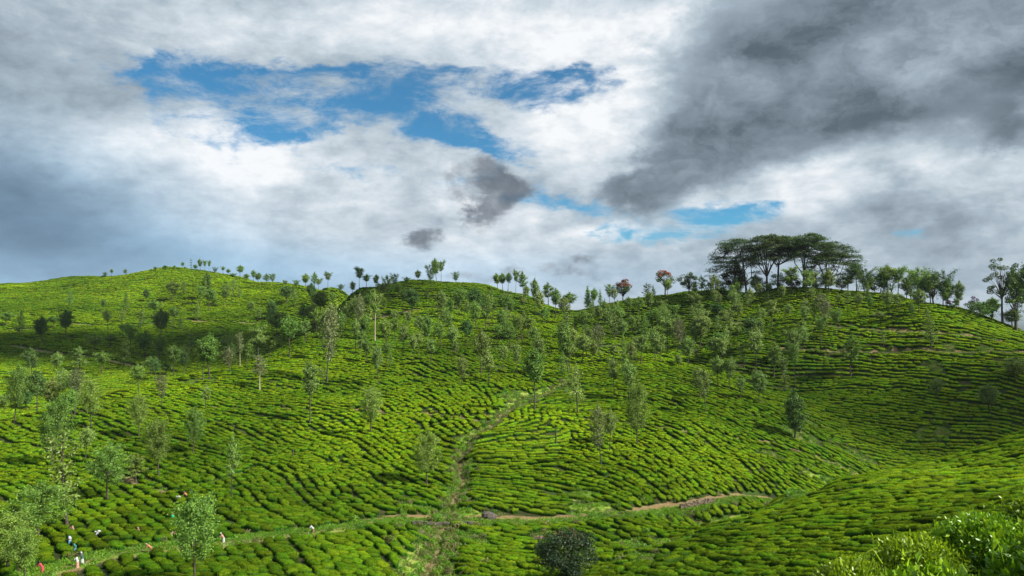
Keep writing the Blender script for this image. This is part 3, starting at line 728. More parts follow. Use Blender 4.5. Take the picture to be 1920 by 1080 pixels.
for nm, (hw, line, zc) in PATHS.items():
    k_ = 26 if nm == 'terrace_path' else 5 if hw > .8 else 1
    for q in range(k_):
        off = rng.normal(size=len(line)) * (hw * .75 + .2); tg = np.gradient(line, axis=0); tg /= np.linalg.norm(tg, axis=1, keepdims=True)
        off = off if nm != 'terrace_path' else rng.normal(size=len(line)) * .7 + downhill(line) * .8
        px_.append(line[:, 0] - tg[:, 1] * off + rng.normal(size=len(line)) * .4); py_.append(line[:, 1] + tg[:, 0] * off + rng.normal(size=len(line)) * .4)
for (cx1, cy1, ra, rb) in clears:
    n_ = int(ra * rb * 12); px_.append(cx1 + rng.normal(size=n_) * ra * .6); py_.append(cy1 + rng.normal(size=n_) * rb * .6)
for q in range(12):
    off = rng.normal(size=len(gl)) * gw * .9; off = np.where(np.abs(off) < .8, off + np.sign(off) * .9, off); px_.append(gl[:, 0] + off); py_.append(gl[:, 1] + rng.normal(size=len(gl)) * .8)
px_ = np.concatenate(px_); py_ = np.concatenate(py_); n_ = len(px_)
s_ = rng.uniform(.6, 1.4, n_)
scatter('grass', TU, np.c_[px_, py_, Hb(px_, py_)], np.c_[np.zeros((n_, 2)), rng.uniform(0, 6.28, n_)], np.c_[s_, s_, s_], rng.integers(0, len(TU), n_), 'bright grass along the terrace path and in the clearings')
px_, py_, ki = [], [], []
for q in range(7):
    off = rng.normal(size=len(gl)) * gw * .75; off = np.where(np.abs(off) < .5, off * 2.5, off)
    px_.append(gl[:, 0] + off); py_.append(gl[:, 1] + rng.normal(size=len(gl)))
for nm, (hw, line, zc) in PATHS.items():
    off = (hw + .6) * rng.choice([-1, 1], len(line)) + rng.normal(size=len(line)) * .4; tg = np.gradient(line, axis=0); tg /= np.linalg.norm(tg, axis=1, keepdims=True)
    m_ = rng.uniform(size=len(line)) < (.6 if hw > .8 else .12)
    px_.append((line[:, 0] - tg[:, 1] * off)[m_]); py_.append((line[:, 1] + tg[:, 0] * off)[m_])
for (cx1, cy1, ra, rb) in clears:
    n_ = int(ra * rb * .7); px_.append(cx1 + rng.normal(size=n_) * ra * .75); py_.append(cy1 + rng.normal(size=n_) * rb * .75)
px_ = np.concatenate(px_); py_ = np.concatenate(py_); n_ = len(px_); s_ = rng.uniform(.5, 1.25, n_)
scatter('undergrowth', SCR, np.c_[px_, py_, Hb(px_, py_) - .05], np.c_[np.zeros((n_, 2)), rng.uniform(0, 6.28, n_)], np.c_[s_, s_, s_ * rng.uniform(.7, 1.2, n_)], rng.integers(0, len(SCR), n_), 'weedy scrub and dry stalks in the gully and on the banks')

# ------------------------------------------------------------------ trees (built 10 m tall, scaled to each one's height)
def oak(name, seed, lo, wid, nbr, nleaf, prof, m_, leaf=.165, bark=M_BARK, rad=.14, sig=.36, up=.75, bare=0, fork=0, tiers=0):
    rr = np.random.default_rng(seed); tr = Geo(); cr = Geo()
    zz = np.linspace(0, 9.5, 9); ax_, ay_ = rr.normal(size=2) * .12
    tx = ax_ * np.sin(zz * .5 + rr.uniform(0, 6)); ty = ay_ * np.sin(zz * .45 + rr.uniform(0, 6)); tx -= tx[0]; ty -= ty[0]
    tp = np.c_[tx, ty, zz]; tube(tr, tp, np.interp(zz, [0, 1, 9.5], [rad * 1.5, rad, rad * .2]), 6)
    nleaf = int(nleaf * 1.9); cen, nrm = [], []
    for i in range(nbr):
        t = (i + rr.uniform(.2, .8)) / nbr
        if tiers: t = round(t * tiers) / tiers
        z0 = 10 * lo + t * 10 * (1 - lo) * .86 - .3; az = i * 2.4 + rr.uniform(-.5, .5)
        ln = wid / 2 * prof(t) * rr.uniform(.72, 1.12)
        b = np.array([np.interp(z0, zz, tx), np.interp(z0, zz, ty), z0]); d = np.array([math.cos(az), math.sin(az), 0])
        rise = ln * up * rr.uniform(.5, 1.2)
        p1 = b + d * ln * .5 + (0, 0, rise * .25); p2 = b + d * ln + (0, 0, rise)
        tube(tr, [b, p1, p2], [rad * .42, rad * .28, rad * .10], 4)
        k = max(6, int(nleaf / nbr * (.5 + prof(t)) * rr.uniform(.6, 1.35)))
        s = rr.uniform(.35, 1.08, k)[:, None]; q = np.where(s < .5, b + (p1 - b) * s * 2, p1 + (p2 - p1) * (s - .5) * 2)
        sg_ = sig * (.55 + .45 * s) * rr.uniform(.8, 1.2)
        q = q + rr.normal(size=(k, 3)) * sg_ * (1, 1, .8); cen.append(q); nrm.append(rr.normal(size=(k, 3)) + d * .5 + (0, 0, .6))
    k = int(nleaf / nbr * 1.2); q = tp[-1] + rr.normal(size=(k, 3)) * (sig * .6, sig * .6, .45) + (0, 0, -.1); cen.append(q); nrm.append(rr.normal(size=(k, 3)))
    cen = np.concatenate(cen); nrm = np.concatenate(nrm); keep_ = rr.uniform(size=len(cen)) > bare
    cen, nrm = cen[keep_], nrm[keep_]
    leaves(cr, cen, nrm, leaf, rr.uniform(0, 1, len(cen)) ** 1.3, .42)
    return tr.mesh(name + '_trunk', [bark]), cr.mesh(name + '_crown', [m_]), wid
oval = lambda t: math.sin(math.pi * min(1, .16 + t * .80)) ** .7
cone = lambda t: 1.05 - .85 * t
umb = lambda t: .25 + .8 * t ** .6
colm = lambda t: .75 + .2 * math.sin(t * 9)
KT = {
 'o': [oak('oak_a', 1, .50, 3.6, 22, 1900, oval, M_OAK), oak('oak_b', 2, .55, 4.0, 20, 1700, oval, M_OAK, up=.5), oak('oak_c', 3, .44, 3.4, 26, 2000, oval, M_OAK), oak('oak_d', 4, .60, 4.6, 18, 1500, umb, M_OAK, up=.6), oak('oak_e', 41, .40, 3.2, 17, 1300, oval, M_OAK, sig=.28)],
 'p': [oak('pale_a', 5, .46, 3.8, 22, 2100, oval, M_OAKP), oak('pale_b', 6, .38, 3.6, 26, 2200, oval, M_OAKP), oak('pale_c', 7, .52, 3.4, 18, 1500, colm, M_OAKP, sig=.3), oak('pale_d', 71, .36, 4.2, 18, 1500, oval, M_OAKP, sig=.3, up=.9)],
 'd': [oak('dark_a', 8, .38, 4.0, 24, 2400, oval, M_OAKD), oak('dark_b', 9, .45, 4.4, 20, 2100, oval, M_OAKD)],
 's': [oak('thin_a', 10, .25, 3.0, 18, 620, colm, M_OAKP, sig=.26), oak('thin_b', 11, .18, 3.2, 22, 760, cone, M_OAK, sig=.26), oak('thin_c', 12, .40, 3.6, 14, 620, oval, M_OAKP, sig=.28)],
 'b': [oak('dry_a', 13, .34, 3.8, 24, 1100, oval, M_OAKB, bare=.2), oak('dry_b', 14, .45, 3.2, 18, 700, colm, M_OAKB, bare=.2, bark=M_BARKP)],
 'c': [oak('cone_a', 15, .10, 4.6, 34, 2600, cone, M_OAK, up=.25), oak('cone_b', 16, .12, 4.2, 30, 2300, cone, M_OAK, up=.3)],
 'w': [oak('wide_a', 17, .45, 6.0, 20, 1900, umb, M_OAK, up=.45, sig=.42), oak('wide_b', 18, .35, 6.6, 22, 2000, umb, M_OAKD, up=.4, sig=.45)],
 't': [oak('tier_a', 19, .30, 2.6, 14, 420, colm, M_OAKD, up=.1, sig=.22, tiers=3)],
 'x': [oak('bare_a', 20, .62, 3.6, 9, 420, umb, M_OAK, bark=M_BARKP, rad=.16, up=.9, sig=.34)],
 'O': [oak('full_a', 22, .24, 6.0, 30, 4200, oval, M_OAK, leaf=.12, sig=.40), oak('full_b', 23, .30, 5.6, 26, 3900, oval, M_OAK, leaf=.12, sig=.40, up=.9), oak('full_c', 24, .34, 5.4, 24, 3600, oval, M_OAK, leaf=.115, sig=.38)],
 'n': [oak('tall_a', 21, .22, 3.6, 30, 3000, oval, M_OAKD, sig=.34)],
}
LOOK = {'o': 'slender green silver oak', 'p': 'pale leafy silver oak', 'd': 'dark dense silver oak', 's': 'thin see-through silver oak', 'b': 'brownish half-dry silver oak',
        'c': 'cone-shaped low-branched green tree', 'w': 'spreading wide-crowned tree', 't': 'spindly tiered tree', 'x': 'pale bare-trunked tree with forked top', 'O': 'large full-crowned silver oak', 'n': 'dark slim tree leafy to the ground'}
# (u, base v, top v, kind, crown width), all in photo pixels
T = [(197,519,510,'w',11),(209,518,504,'o',6),(235,516,504,'o',7),(291,509,500,'w',8),(309,508,497,'o',8),(318,507,502,'o',5),(327,506,497,'o',5),(342,506,491,'o',7),(347,506,500,'o',5),(359,506,485,'t',5),(367,506,496,'o',8),(375,505,485,'o',8),(384,507,489,'o',8),(392,508,489,'o',7),(403,512,501,'w',10),(418,515,500,'o',9),(428,518,504,'o',8),(437,522,512,'w',14),(450,525,497,'o',14),(462,530,513,'o',11),(475,532,506,'o',9),
(485,533,511,'o',12),(500,535,513,'o',12),(511,537,513,'w',13),(535,541,526,'o',10),(555,543,525,'w',14),(573,545,513,'o',14),(590,546,510,'o',12),(597,546,523,'o',14),(615,542,511,'o',16),(639,546,533,'w',16),(660,544,527,'o',10),(674,543,502,'o',19),(687,542,516,'o',17),(704,542,514,'o',11),(709,543,530,'o',9),(728,571,517,'w',17),(740,541,513,'w',18),(762,540,520,'o',14),(783,537,506,'o',12),(793,536,528,'o',6),(808,538,496,'w',20),(818,533,484,'o',15),(827,531,490,'o',15),(855,533,510,'w',17),
(932,545,512,'o',14),(943,546,512,'o',14),(952,548,510,'o',12),(967,550,508,'o',14),(981,550,509,'o',18),(986,568,535,'p',12),(1003,588,522,'o',13),(1012,598,545,'p',18),(1028,573,530,'o',22),(1042,598,541,'o',18),(1059,607,555,'p',22),(1069,590,548,'o',24),(1104,580,537,'c',18),(1114,582,540,'o',14),(1127,588,543,'s',14),(1142,570,533,'w',18),(1152,569,540,'p',14),
(1213,562,531,'s',18),(1225,562,535,'s',14),(1252,560,522,'p',15),(1303,560,533,'p',14),(1316,557,516,'s',16),(1338,566,514,'p',22),(1382,564,523,'c',28),(1418,551,515,'p',22),(1443,550,530,'p',14),(1485,555,502,'p',32),(1510,569,507,'p',24),(1523,558,509,'p',24),(1555,555,505,'p',24),
(1606,543,493,'d',34),(1590,543,517,'p',24),(1628,547,503,'w',34),(1650,548,512,'d',26),(1663,549,497,'o',34),(1683,549,502,'o',26),(1700,552,520,'p',24),(1722,553,503,'w',52),(1745,557,512,'p',24),(1735,556,520,'d',30),(1768,567,507,'w',40),(1775,570,526,'p',24),(1862,590,557,'p',26),(1907,610,503,'d',32),(1898,612,580,'p',30),(1925,618,498,'d',34),(1845,586,566,'d',24),
(1313,652,588,'p',30),(1300,583,548,'p',28),(1348,597,568,'d',26),(1357,620,582,'p',18),(1385,597,565,'p',20),(1384,612,595,'s',8),(1384,636,605,'p',13),(1411,652,593,'d',40),(1418,695,622,'p',32),(1430,607,577,'p',14),(1448,617,563,'p',24),(1400,577,550,'s',16),(1440,568,548,'s',18),(1508,612,570,'p',18),(1527,600,560,'s',22),(1541,600,546,'b',24),(1550,616,562,'b',24),(1470,634,617,'p',8),(1291,687,630,'p',22),(1307,678,652,'b',16),(1340,680,631,'p',22),(1352,682,628,'p',22),(1358,662,622,'p',16),(1347,728,668,'p',26),(1367,732,667,'p',22),(1395,692,640,'s',20),(1418,738,690,'s',20),(1451,706,643,'o',28),(1470,712,668,'s',22),(1491,727,645,'o',22),(1595,706,627,'o',34),(1312,748,688,'p',26),(1323,775,690,'p',24),(1388,750,704,'p',18),(1423,756,695,'p',26),(1472,738,700,'s',24),(1490,825,731,'n',36),
(1609,587,549,'p',16),(1631,597,552,'o',11),(1650,606,583,'p',24),(1663,577,551,'p',16),(1684,575,549,'p',20),(1657,650,617,'s',12),(1723,590,542,'p',26),(1738,606,576,'s',14),(1745,653,582,'s',28),(1757,752,706,'p',26),(1856,777,720,'p',34),(1905,714,668,'p',40),(1590,575,545,'s',16),
(969,702,640,'p',18),(960,640,615,'o',16),(1002,773,652,'o',36),(990,637,592,'o',24),(1003,652,612,'p',18),(1020,612,575,'o',16),(1066,703,602,'o',28),(1093,632,582,'o',32),(1124,673,603,'b',24),(1091,682,625,'p',28),(1112,682,640,'p',16),(1083,778,682,'s',28),(1152,748,673,'p',20),(1169,697,623,'s',18),(1150,680,645,'p',26),(1180,752,675,'p',30),(1195,835,713,'O',40),(1201,686,628,'p',24),(1238,682,633,'p',22),(1229,679,618,'p',20),(1252,662,596,'p',28),(1271,664,594,'b',24),(1198,628,587,'c',22),(1199,590,556,'o',20),(1222,614,582,'o',28),(1241,597,563,'p',20),(1262,603,572,'o',28),(1159,600,562,'s',14),(1133,586,560,'s',12),(1111,600,560,'s',14),(1273,690,664,'p',14),(1075,668,640,'s',16),(1128,875,755,'b',30),(1143,848,768,'p',24),
(648,620,568,'s',18),(667,620,555,'o',24),(678,625,548,'b',22),(667,658,598,'p',16),(676,642,600,'d',14),(675,668,637,'p',14),(703,642,547,'x',26),(711,602,575,'s',10),(724,653,597,'o',24),(740,614,580,'p',16),(755,658,608,'p',18),(762,640,590,'s',12),(772,592,540,'d',26),(777,672,626,'p',15),(786,638,590,'p',20),(766,612,582,'p',16),(803,660,588,'o',20),(828,656,600,'o',20),(841,637,577,'o',18),(828,594,545,'p',20),(866,593,543,'o',18),(845,600,560,'o',14),(855,671,640,'p',12),(866,728,665,'p',22),(875,652,598,'d',22),(890,606,540,'d',30),(893,622,562,'o',22),(902,703,617,'p',34),(911,618,560,'o',20),(918,614,553,'o',22),(918,718,662,'p',22),(943,697,645,'p',18),(945,602,550,'o',24),(953,612,575,'b',14),(710,725,645,'p',20),(732,690,655,'s',12),(800,560,540,'s',14),(690,585,552,'o',20),
(543,673,592,'o',34),(520,640,585,'o',36),(572,645,597,'s',24),(613,718,568,'b',26),(620,680,572,'p',22),(602,600,545,'o',32),(537,572,536,'d',30),(552,577,545,'s',14),(484,680,612,'p',30),(505,675,627,'o',26),(487,733,665,'b',28),(450,690,622,'b',16),(432,700,650,'b',24),(393,712,625,'o',34),(380,713,640,'o',24),(422,660,628,'p',22),(325,708,645,'o',22),(345,700,655,'d',18),(485,604,575,'s',12),(511,600,567,'d',20),(605,720,690,'s',20),
(581,795,683,'p',32),(362,855,765,'O',40),(434,940,816,'s',26),(27,792,685,'O',42),(70,776,695,'d',38),(50,772,730,'d',26),(8,770,738,'p',22),(140,778,685,'b',28),(120,752,690,'p',22),(172,805,706,'O',42),(97,876,742,'O',62),(126,990,805,'s',58),(202,940,830,'O',72),(160,860,800,'p',26),(260,822,738,'O',40),(297,895,786,'O',56),(303,765,697,'b',20),(72,1012,903,'O',112),(14,1075,957,'O',104),(47,1092,985,'O',66),(364,1098,929,'O',84),(800,910,806,'O',54),(695,815,726,'O',48),(255,905,850,'s',44),(385,770,720,'s',22),
(12,613,583,'o',22),(37,627,581,'s',26),(80,645,593,'d',26),(100,618,592,'o',20),(124,632,581,'d',26),(178,668,630,'o',34),(208,652,627,'o',26),(150,697,650,'s',30),(190,702,658,'o',30),(245,668,611,'o',30),(272,674,620,'o',26),(302,645,580,'d',30),(265,615,580,'s',16),(290,600,562,'o',24),(322,566,527,'o',24),(236,585,546,'s',16),(130,577,536,'s',14),(283,706,668,'s',28),(388,562,510,'o',18),(375,574,537,'o',18),(391,585,540,'o',24),(425,577,530,'o',16),(370,602,565,'s',14),(325,612,575,'o',18),(338,620,590,'s',12),(345,552,527,'s',12),(402,572,545,'s',12),(448,560,540,'s',10),(228,606,580,'s',14),(230,632,608,'o',20),(310,706,680,'o',24)]
# younger trees between the measured ones, in the belts where they stand thickest
for (u0, u1, v0, v1, n_, ks) in [(1085, 1330, 592, 690, 38, 'ppos'), (1335, 1600, 560, 690, 30, 'ppso'), (1600, 1800, 552, 600, 9, 'pso'), (640, 1000, 556, 690, 36, 'opos'), (470, 640, 556, 640, 10, 'odo'), (150, 470, 545, 700, 14, 'odso'), (1000, 1090, 600, 720, 8, 'pos'), (0, 300, 700, 790, 8, 'odp')]:
    for _k in range(n_):
        u = float(rng.uniform(u0, u1)); v = float(rng.uniform(v0, v1))
        if min(abs(u - q[0]) * .9 + abs(v - q[1]) for q in T) < 9: continue
        hp = 30 + (v - 560) * .16 + rng.uniform(-9, 12); T.append((round(u), round(v), round(v - hp), str(rng.choice(list(ks))), round(hp * .42)))
def place(u, vb, vt):
    x, y = cast_top(u, vb); z = float(Hb(x, y)); d = pdir(u, vt); h = d.z / d.y * y - z
    return x, y, z, max(h, 1.5)
def region(u, v):
    if u < 520 and v < 535: return 'on the far left hilltop'
    if u < 1000 and v < 551: return 'on the middle hill skyline'
    if 1000 <= u and v < 592 and u < 1330 and not (u < 1090 and v > 592): return 'on the saddle skyline'
    if u >= 1330 and v < 560: return 'under the umbrella trees on the right hill' if u < 1580 else 'on the right hill skyline'
    if u >= 1840 and v < 622: return 'at the far right end of the skyline'
    if u < 640 and v < 715 and not (u > 440 and v > 670) and not (u > 560 and v > 640): return 'on the far left hill flank' if v < 640 else 'in the valley below the far left hill'
    if u < 420 and v > 735: return 'low on the left slope'
    if u < 560 and v >= 660: return 'along the left ridge of the middle hill'
    if v > 735: return 'on the lower slopes beside the gully' if u < 1260 else 'on the lower right spur'
    if u < 1080: return 'high on the middle hill' if v < 640 else 'half way up the middle hill'
    if u < 1300: return 'in the hollow right of the middle hill'
    return 'high on the right hill' if v < 625 else 'half way up the right hill'
made = {}
cnt = {}
for t_ in T:
    k = (t_[3], region(t_[0], t_[1])); cnt.setdefault(k, []).append(t_)
for k in cnt: cnt[k].sort(key=lambda q: q[0])
def tree(u, vb, vt, kind, wpx, j):
    # the 292 that show largest stand alone; the smallest far ones share one object
    x, y, z, h = place(u, vb, vt); opts = KT[kind]; tm, cm, wv = opts[(j * 7 + int(u)) % len(opts)]
    if j in SMALL:
        s = h / 10; sx = (wpx * y / F) / wv; sx = min(max(sx, s * .62), s * 2.4); rz = rng.uniform(0, 6.28)
        for me_ in (tm, cm):
            if me_ not in small_m: small_m.append(me_)
            small_p.append((x, y, z - .05)); small_r.append((0, 0, rz)); small_s.append((sx, sx, s)); small_i.append(me_)
        return
    root = bpy.data.objects.new('silver_oak' if kind in 'opdsbnO' else 'shade_tree', None); col.objects.link(root)
    root.location = (x, y, z - .05); root.rotation_euler = (rng.normal() * .035, rng.normal() * .035, rng.uniform(0, 6.28)); s = h / 10
    sx = (wpx * y / F) / (wv * 1.0); sx = min(max(sx, s * .62), s * 2.4); root.scale = (sx, sx, s)
    lk = LOOK[kind]; rg = region(u, vb); gr = cnt[(kind, rg)]; i = gr.index(T[j]) + 1
    lab = '%s %s' % (lk, rg) if len(gr) == 1 else '%s %s from left %s' % (ordn(i), lk, rg)
    tag(root, lab, 'tree', 'shade trees standing among the tea rows')
    link('trunk', tm, root); link('crown', cm, root)
oaks = sorted([j for j, q in enumerate(T) if q[3] in 'opdsbnO'], key=lambda j: T[j][2] - T[j][1])
SMALL = set(oaks[292:]); small_m, small_p, small_r, small_s, small_i = [], [], [], [], []
for j, t_ in enumerate(T): tree(*t_, j)
_ord = sorted(range(len(small_m)), key=lambda k: k); _idx = {id(small_m[k]): k for k in _ord}
scatter('distant_silver_oaks', small_m, small_p, small_r, small_s, [_idx[id(q)] for q in small_i], 'the smallest far silver oaks on the hill flanks')

# ------------------------------------------------------------------ broad trees with clumped crowns
def broad(name, x, y, z, h, wid, seed, m_, label, cat='tree', ncl=26, leaf=.22, lo=.32, flat=1.0, sig=.16, per=110, bark=M_BARK, bloom=None, rad=None, nm='broadleaf_tree', solid=0.0):
    rr = np.random.default_rng(seed); tr, cr, bl_ = Geo(), Geo(), Geo(); W_ = wid / 2; zc = h * (lo + (1 - lo) * .5); hz = h * (1 - lo) * .5
    rad = rad or h * .022
    th0 = h * (lo + .12); tube(tr, [(0, 0, -.3), (rr.normal() * .1, 0, th0 * .5), (rr.normal() * .2, rr.normal() * .2, th0)], [rad * 1.4, rad, rad * .8], 8)
    for i in range(ncl):
        d = rr.normal(size=3); d /= np.linalg.norm(d); d[2] = d[2] * .9 + .1; r_ = rr.uniform(.45, .92)
        c = np.array([d[0] * W_ * r_, d[1] * W_ * r_, zc + d[2] * hz * r_])
        mid = np.array([c[0] * .45, c[1] * .45, th0 + (c[2] - th0) * .5]) + rr.normal(size=3) * W_ * .05
        tube(tr, [(0, 0, th0 * rr.uniform(.8, 1)), mid, c], [rad * .5, rad * .28, rad * .08], 5)
        k = int(per * rr.uniform(.6, 1.4)); s = wid * sig * rr.uniform(.6, 1.1); q = rr.normal(size=(k, 3)); q /= np.linalg.norm(q, axis=1, keepdims=True)
        q *= rr.uniform(.35, 1, k)[:, None] ** .5; pts_ = c + q * (s, s, s * .7 * flat)
        leaves(cr, pts_, q + rr.normal(size=(k, 3)) * .6 + (0, 0, .4), leaf, np.clip(rr.uniform(0, 1, k), 0, 1))
        if bloom is not None and d[2] > bloom[1]:
            kk = int(k * bloom[2]); q = rr.normal(size=(kk, 3)); q[:, 2] = np.abs(q[:, 2]); q /= np.linalg.norm(q, axis=1, keepdims=True)
            leaves(bl_, c + q * (s * 1.05, s * 1.05, s * .8 * flat), q + rr.normal(size=(kk, 3)) * .5, leaf * .9, rr.uniform(0, 1, kk))
    if solid:
        k = int(per * ncl * solid); q = rr.normal(size=(k, 3)); q /= np.linalg.norm(q, axis=1, keepdims=True); q *= rr.uniform(.3, .95, k)[:, None] ** .4
        leaves(cr, q * (W_ * .9, W_ * .9, hz * .95) + (0, 0, zc), q + rr.normal(size=(k, 3)) * .6, leaf, rr.uniform(0, 1, k))
    root = bpy.data.objects.new(nm, None); col.objects.link(root); root.location = (x, y, z); tag(root, label, cat)
    link('trunk', tr.mesh('trunk', [bark]), root); link('crown', cr.mesh('crown', [m_]), root)
    if bloom is not None and bl_.n: link('blossom', bl_.mesh('blossom', [bloom[0]]), root)
    return root
def at(u, vb, vt):
    x, y, z, h = place(u, vb, vt); return x, y, z, h, y / F
x, y, z, h, m1 = at(1168, 566, 522); broad('', x, y, z, h, 36 * m1, 31, M_RAIN, 'round dark tree topped with red blossom, lower one left of the twin', 'flowering tree', 26, .24, .12, per=120, bloom=(M_RED, .15, .55), nm='flame_tree')
x, y, z, h, m1 = at(1247, 557, 505); broad('', x, y, z, h, 41 * m1, 32, M_RAIN, 'taller red-topped tree with a visible trunk, right of the other one', 'flowering tree', 24, .24, .30, per=90, bloom=(M_RED, .25, .7), nm='flame_tree')
x, y, z, h, m1 = at(1292, 555, 505); broad('', x, y, z, h, 44 * m1, 33, M_RAIN, 'dark rounded broadleaf tree just right of the tall red-topped tree', ncl=26, leaf=.24, lo=.2, per=110)
x, y, z, h, m1 = at(1378, 547, 493); broad('', x, y, z, h, 54 * m1, 34, M_DARK, 'huge blackish dense tree under the left end of the umbrella canopy', ncl=34, leaf=.3, lo=.04, per=170, solid=.4, nm='dense_tree')
x, y, z, h, m1 = at(1880, 604, 475); broad('', x, y, z, h, 66 * m1, 35, M_RAIN, 'tallest slim-trunked tree with open rounded crown near the right edge', ncl=30, leaf=.2, lo=.30, per=120, sig=.11, rad=h * .013, nm='gum_tree')
x, y, z, h, m1 = at(1838, 600, 562); broad('', x, y, z, h, 50 * m1, 36, M_OAKD, 'low dark tree below the purple shrubs on the right skyline', ncl=16, leaf=.2, lo=.08, per=90, solid=.2)
x, y, z, h, m1 = at(1578, 545, 512); broad('', x, y, z, h, 34 * m1, 37, M_DARK, 'low dark tree under the right tip of the umbrella canopy', ncl=16, leaf=.22, lo=.08, per=90, solid=.2)
x, y, z, h, m1 = at(1640, 549, 520); broad('', x, y, z, h, 30 * m1, 371, M_DARK, 'small blackish tree between wide trees on the right skyline', ncl=14, leaf=.22, lo=.06, per=90, solid=.2)
x, y, z, h, m1 = at(1462, 541, 512); broad('', x, y, z, h, 44 * m1, 372, M_OAKD, 'low green thicket tree beneath the middle of the umbrella canopy', ncl=16, leaf=.22, lo=.04, per=90, solid=.2)
x, y, z, h, m1 = at(1325, 556, 520); broad('', x, y, z, h, 26 * m1, 373, M_OAKD, 'low leafy tree left of the blackish dense tree', ncl=14, leaf=.2, lo=.1, per=80)
x, y, z, h, m1 = at(1065, 1092, 990)
broad('', x, y, z, h, 122 * m1, 38, M_DARK, 'round dark maroon-green tree at the bottom edge below the terrace path', ncl=40, leaf=.085, lo=.02, per=300, sig=.19, solid=.25, bloom=(M_RUST, .35, .05), nm='round_tree')
for (u, vb, vt, wp, sd, lab) in [(1787, 581, 560, 26, 41, 'smaller purple flowering shrub beside the skyline on the right hill'), (1826, 583, 554, 38, 42, 'larger arching purple flowering shrub right of the smaller one')]:
    x, y, z, h, m1 = at(u, vb, vt); broad('', x, y, z, h, wp * m1, sd, M_OAKD, lab, 'shrub', 12, .16, .05, per=60, bloom=(M_PURP, -.2, 1.6), nm='flowering_shrub')

for (u, vb, vt, wp, sd, lo_, mm, lab) in [(1425, 546, 522, 34, 401, .05, M_OAKD, 'low dark shrubby tree right of the blackish dense tree'), (1490, 543, 520, 36, 402, .05, M_DARK, 'low dark thicket tree below the thick-trunked umbrella tree'),
  (1532, 543, 516, 36, 403, .05, M_OAKD, 'low thicket tree between the two right umbrella trunks'), (1352, 556, 526, 28, 404, .05, M_OAKD, 'low tree at the left foot of the blackish dense tree'), (1620, 548, 512, 40, 405, .08, M_OAK, 'full green tree just beyond the right tip of the umbrella canopy'),
  (1672, 551, 508, 40, 406, .10, M_OAK, 'full green tree in the middle of the right hill skyline belt'), (1708, 553, 512, 40, 407, .08, M_OAKD, 'dark full tree in the right hill skyline belt'), (1750, 561, 512, 38, 408, .12, M_OAK, 'full green tree near the right end of the skyline belt'),
  (1905, 612, 520, 44, 409, .15, M_OAKD, 'tall full tree right of the tallest slim-trunked tree'), (1860, 600, 560, 34, 410, .05, M_OAK, 'bushy green tree left of the tallest slim-trunked tree')]:
    x, y, z, h, m1 = at(u, vb, vt); broad('', x, y, z, h, wp * m1, sd, mm, lab, ncl=16, leaf=.2, lo=lo_, per=110, sig=.19, solid=.15)

# ------------------------------------------------------------------ the umbrella trees crowning the right hill
def umbrella_tree(u, vb, vt, ul, ur, seed, label, drop=.30, trunk_h=.34, npad=40):
    x, y, z, h, m1 = at(u, vb, vt); rr = np.random.default_rng(seed); tr, cr = Geo(), Geo()
    xl, xr = (ul - u) * m1, (ur - u) * m1; R_ = (xr - xl) / 2; ox = (xl + xr) / 2
    fork = np.array([ox * .12, 0, h * trunk_h]); rad = h * .017
    tube(tr, [(0, 0, -.5), (ox * .04, .2, h * trunk_h * .5), fork], [rad * 1.5, rad * 1.05, rad * .95], 8)
    mains = []
    for k in range(7):
        a = k * 2 * math.pi / 7 + rr.uniform(-.3, .3); q = rr.uniform(.35, .6)
        e = np.array([ox * .6 + math.cos(a) * R_ * q, math.sin(a) * R_ * q * .8, h * rr.uniform(.48, .80)])
        m0 = fork + (e - fork) * .5 + rr.normal(size=3) * R_ * .10 - (0, 0, h * .02)
        tube(tr, [fork, m0, e], [rad * .62, rad * .46, rad * .30], 6); mains.append(e)
    mains.append(np.array([ox * .4, 0, h * .72])); tube(tr, [fork, (ox * .25, .3, h * .55), mains[-1]], [rad * .6, rad * .45, rad * .3], 6)
    for i in range(npad):
        a = i * 2.4 + rr.uniform(-.3, .3); q = math.sqrt((i + .5) / npad) * rr.uniform(.93, 1.02); lay = rr.uniform(0, 1) ** 2
        c = np.array([ox + math.cos(a) * R_ * q * .95, math.sin(a) * R_ * q * .85, h * (.965 - drop * q ** 2.3 - lay * .40 * (1 - .3 * q))])
        s = min(mains, key=lambda e: np.linalg.norm((e - c) * (1, 1, .6)))
        m0 = s + (c - s) * .55 + rr.normal(size=3) * .3 - (0, 0, h * .01)
        tube(tr, [s, m0, c - (0, 0, .15)], [rad * .26, rad * .16, rad * .05], 4)
        pr = R_ * rr.uniform(.20, .34); k = int(210 * rr.uniform(.7, 1.2)); t = rr.uniform(0, 2 * math.pi, k); r_ = pr * np.sqrt(rr.uniform(0, 1, k)) * (1 + .3 * np.sin(3 * t + i))
        p = np.stack([r_ * np.cos(t), r_ * np.sin(t), rr.normal(size=k) * .26 + .4 * (1 - (r_ / pr) ** 2)], -1) + c
        leaves(cr, p, rr.normal(size=(k, 3)) * .35 + (0, 0, 1), .27, rr.uniform(0, 1, k))
    root = bpy.data.objects.new('umbrella_tree', None); col.objects.link(root); root.location = (x, y, z - .1)
    tag(root, label, 'tree', 'flat-topped umbrella trees crowning the right hill')
    link('trunk', tr.mesh('trunk', [M_BARK]), root); link('crown', cr.mesh('crown', [M_RAIN]), root)
umbrella_tree(1400, 544, 443, 1330, 1432, 51, 'umbrella tree leaning out over the blackish dense tree, leftmost flat crown', .42, .2, 110)
umbrella_tree(1438, 540, 437, 1395, 1484, 52, 'umbrella tree with many bare forked limbs, second flat crown from left', .22, .26, 100)
umbrella_tree(1459, 540, 441, 1428, 1512, 53, 'umbrella tree with one straight upright trunk in the middle of the cluster', .2, .45, 95)
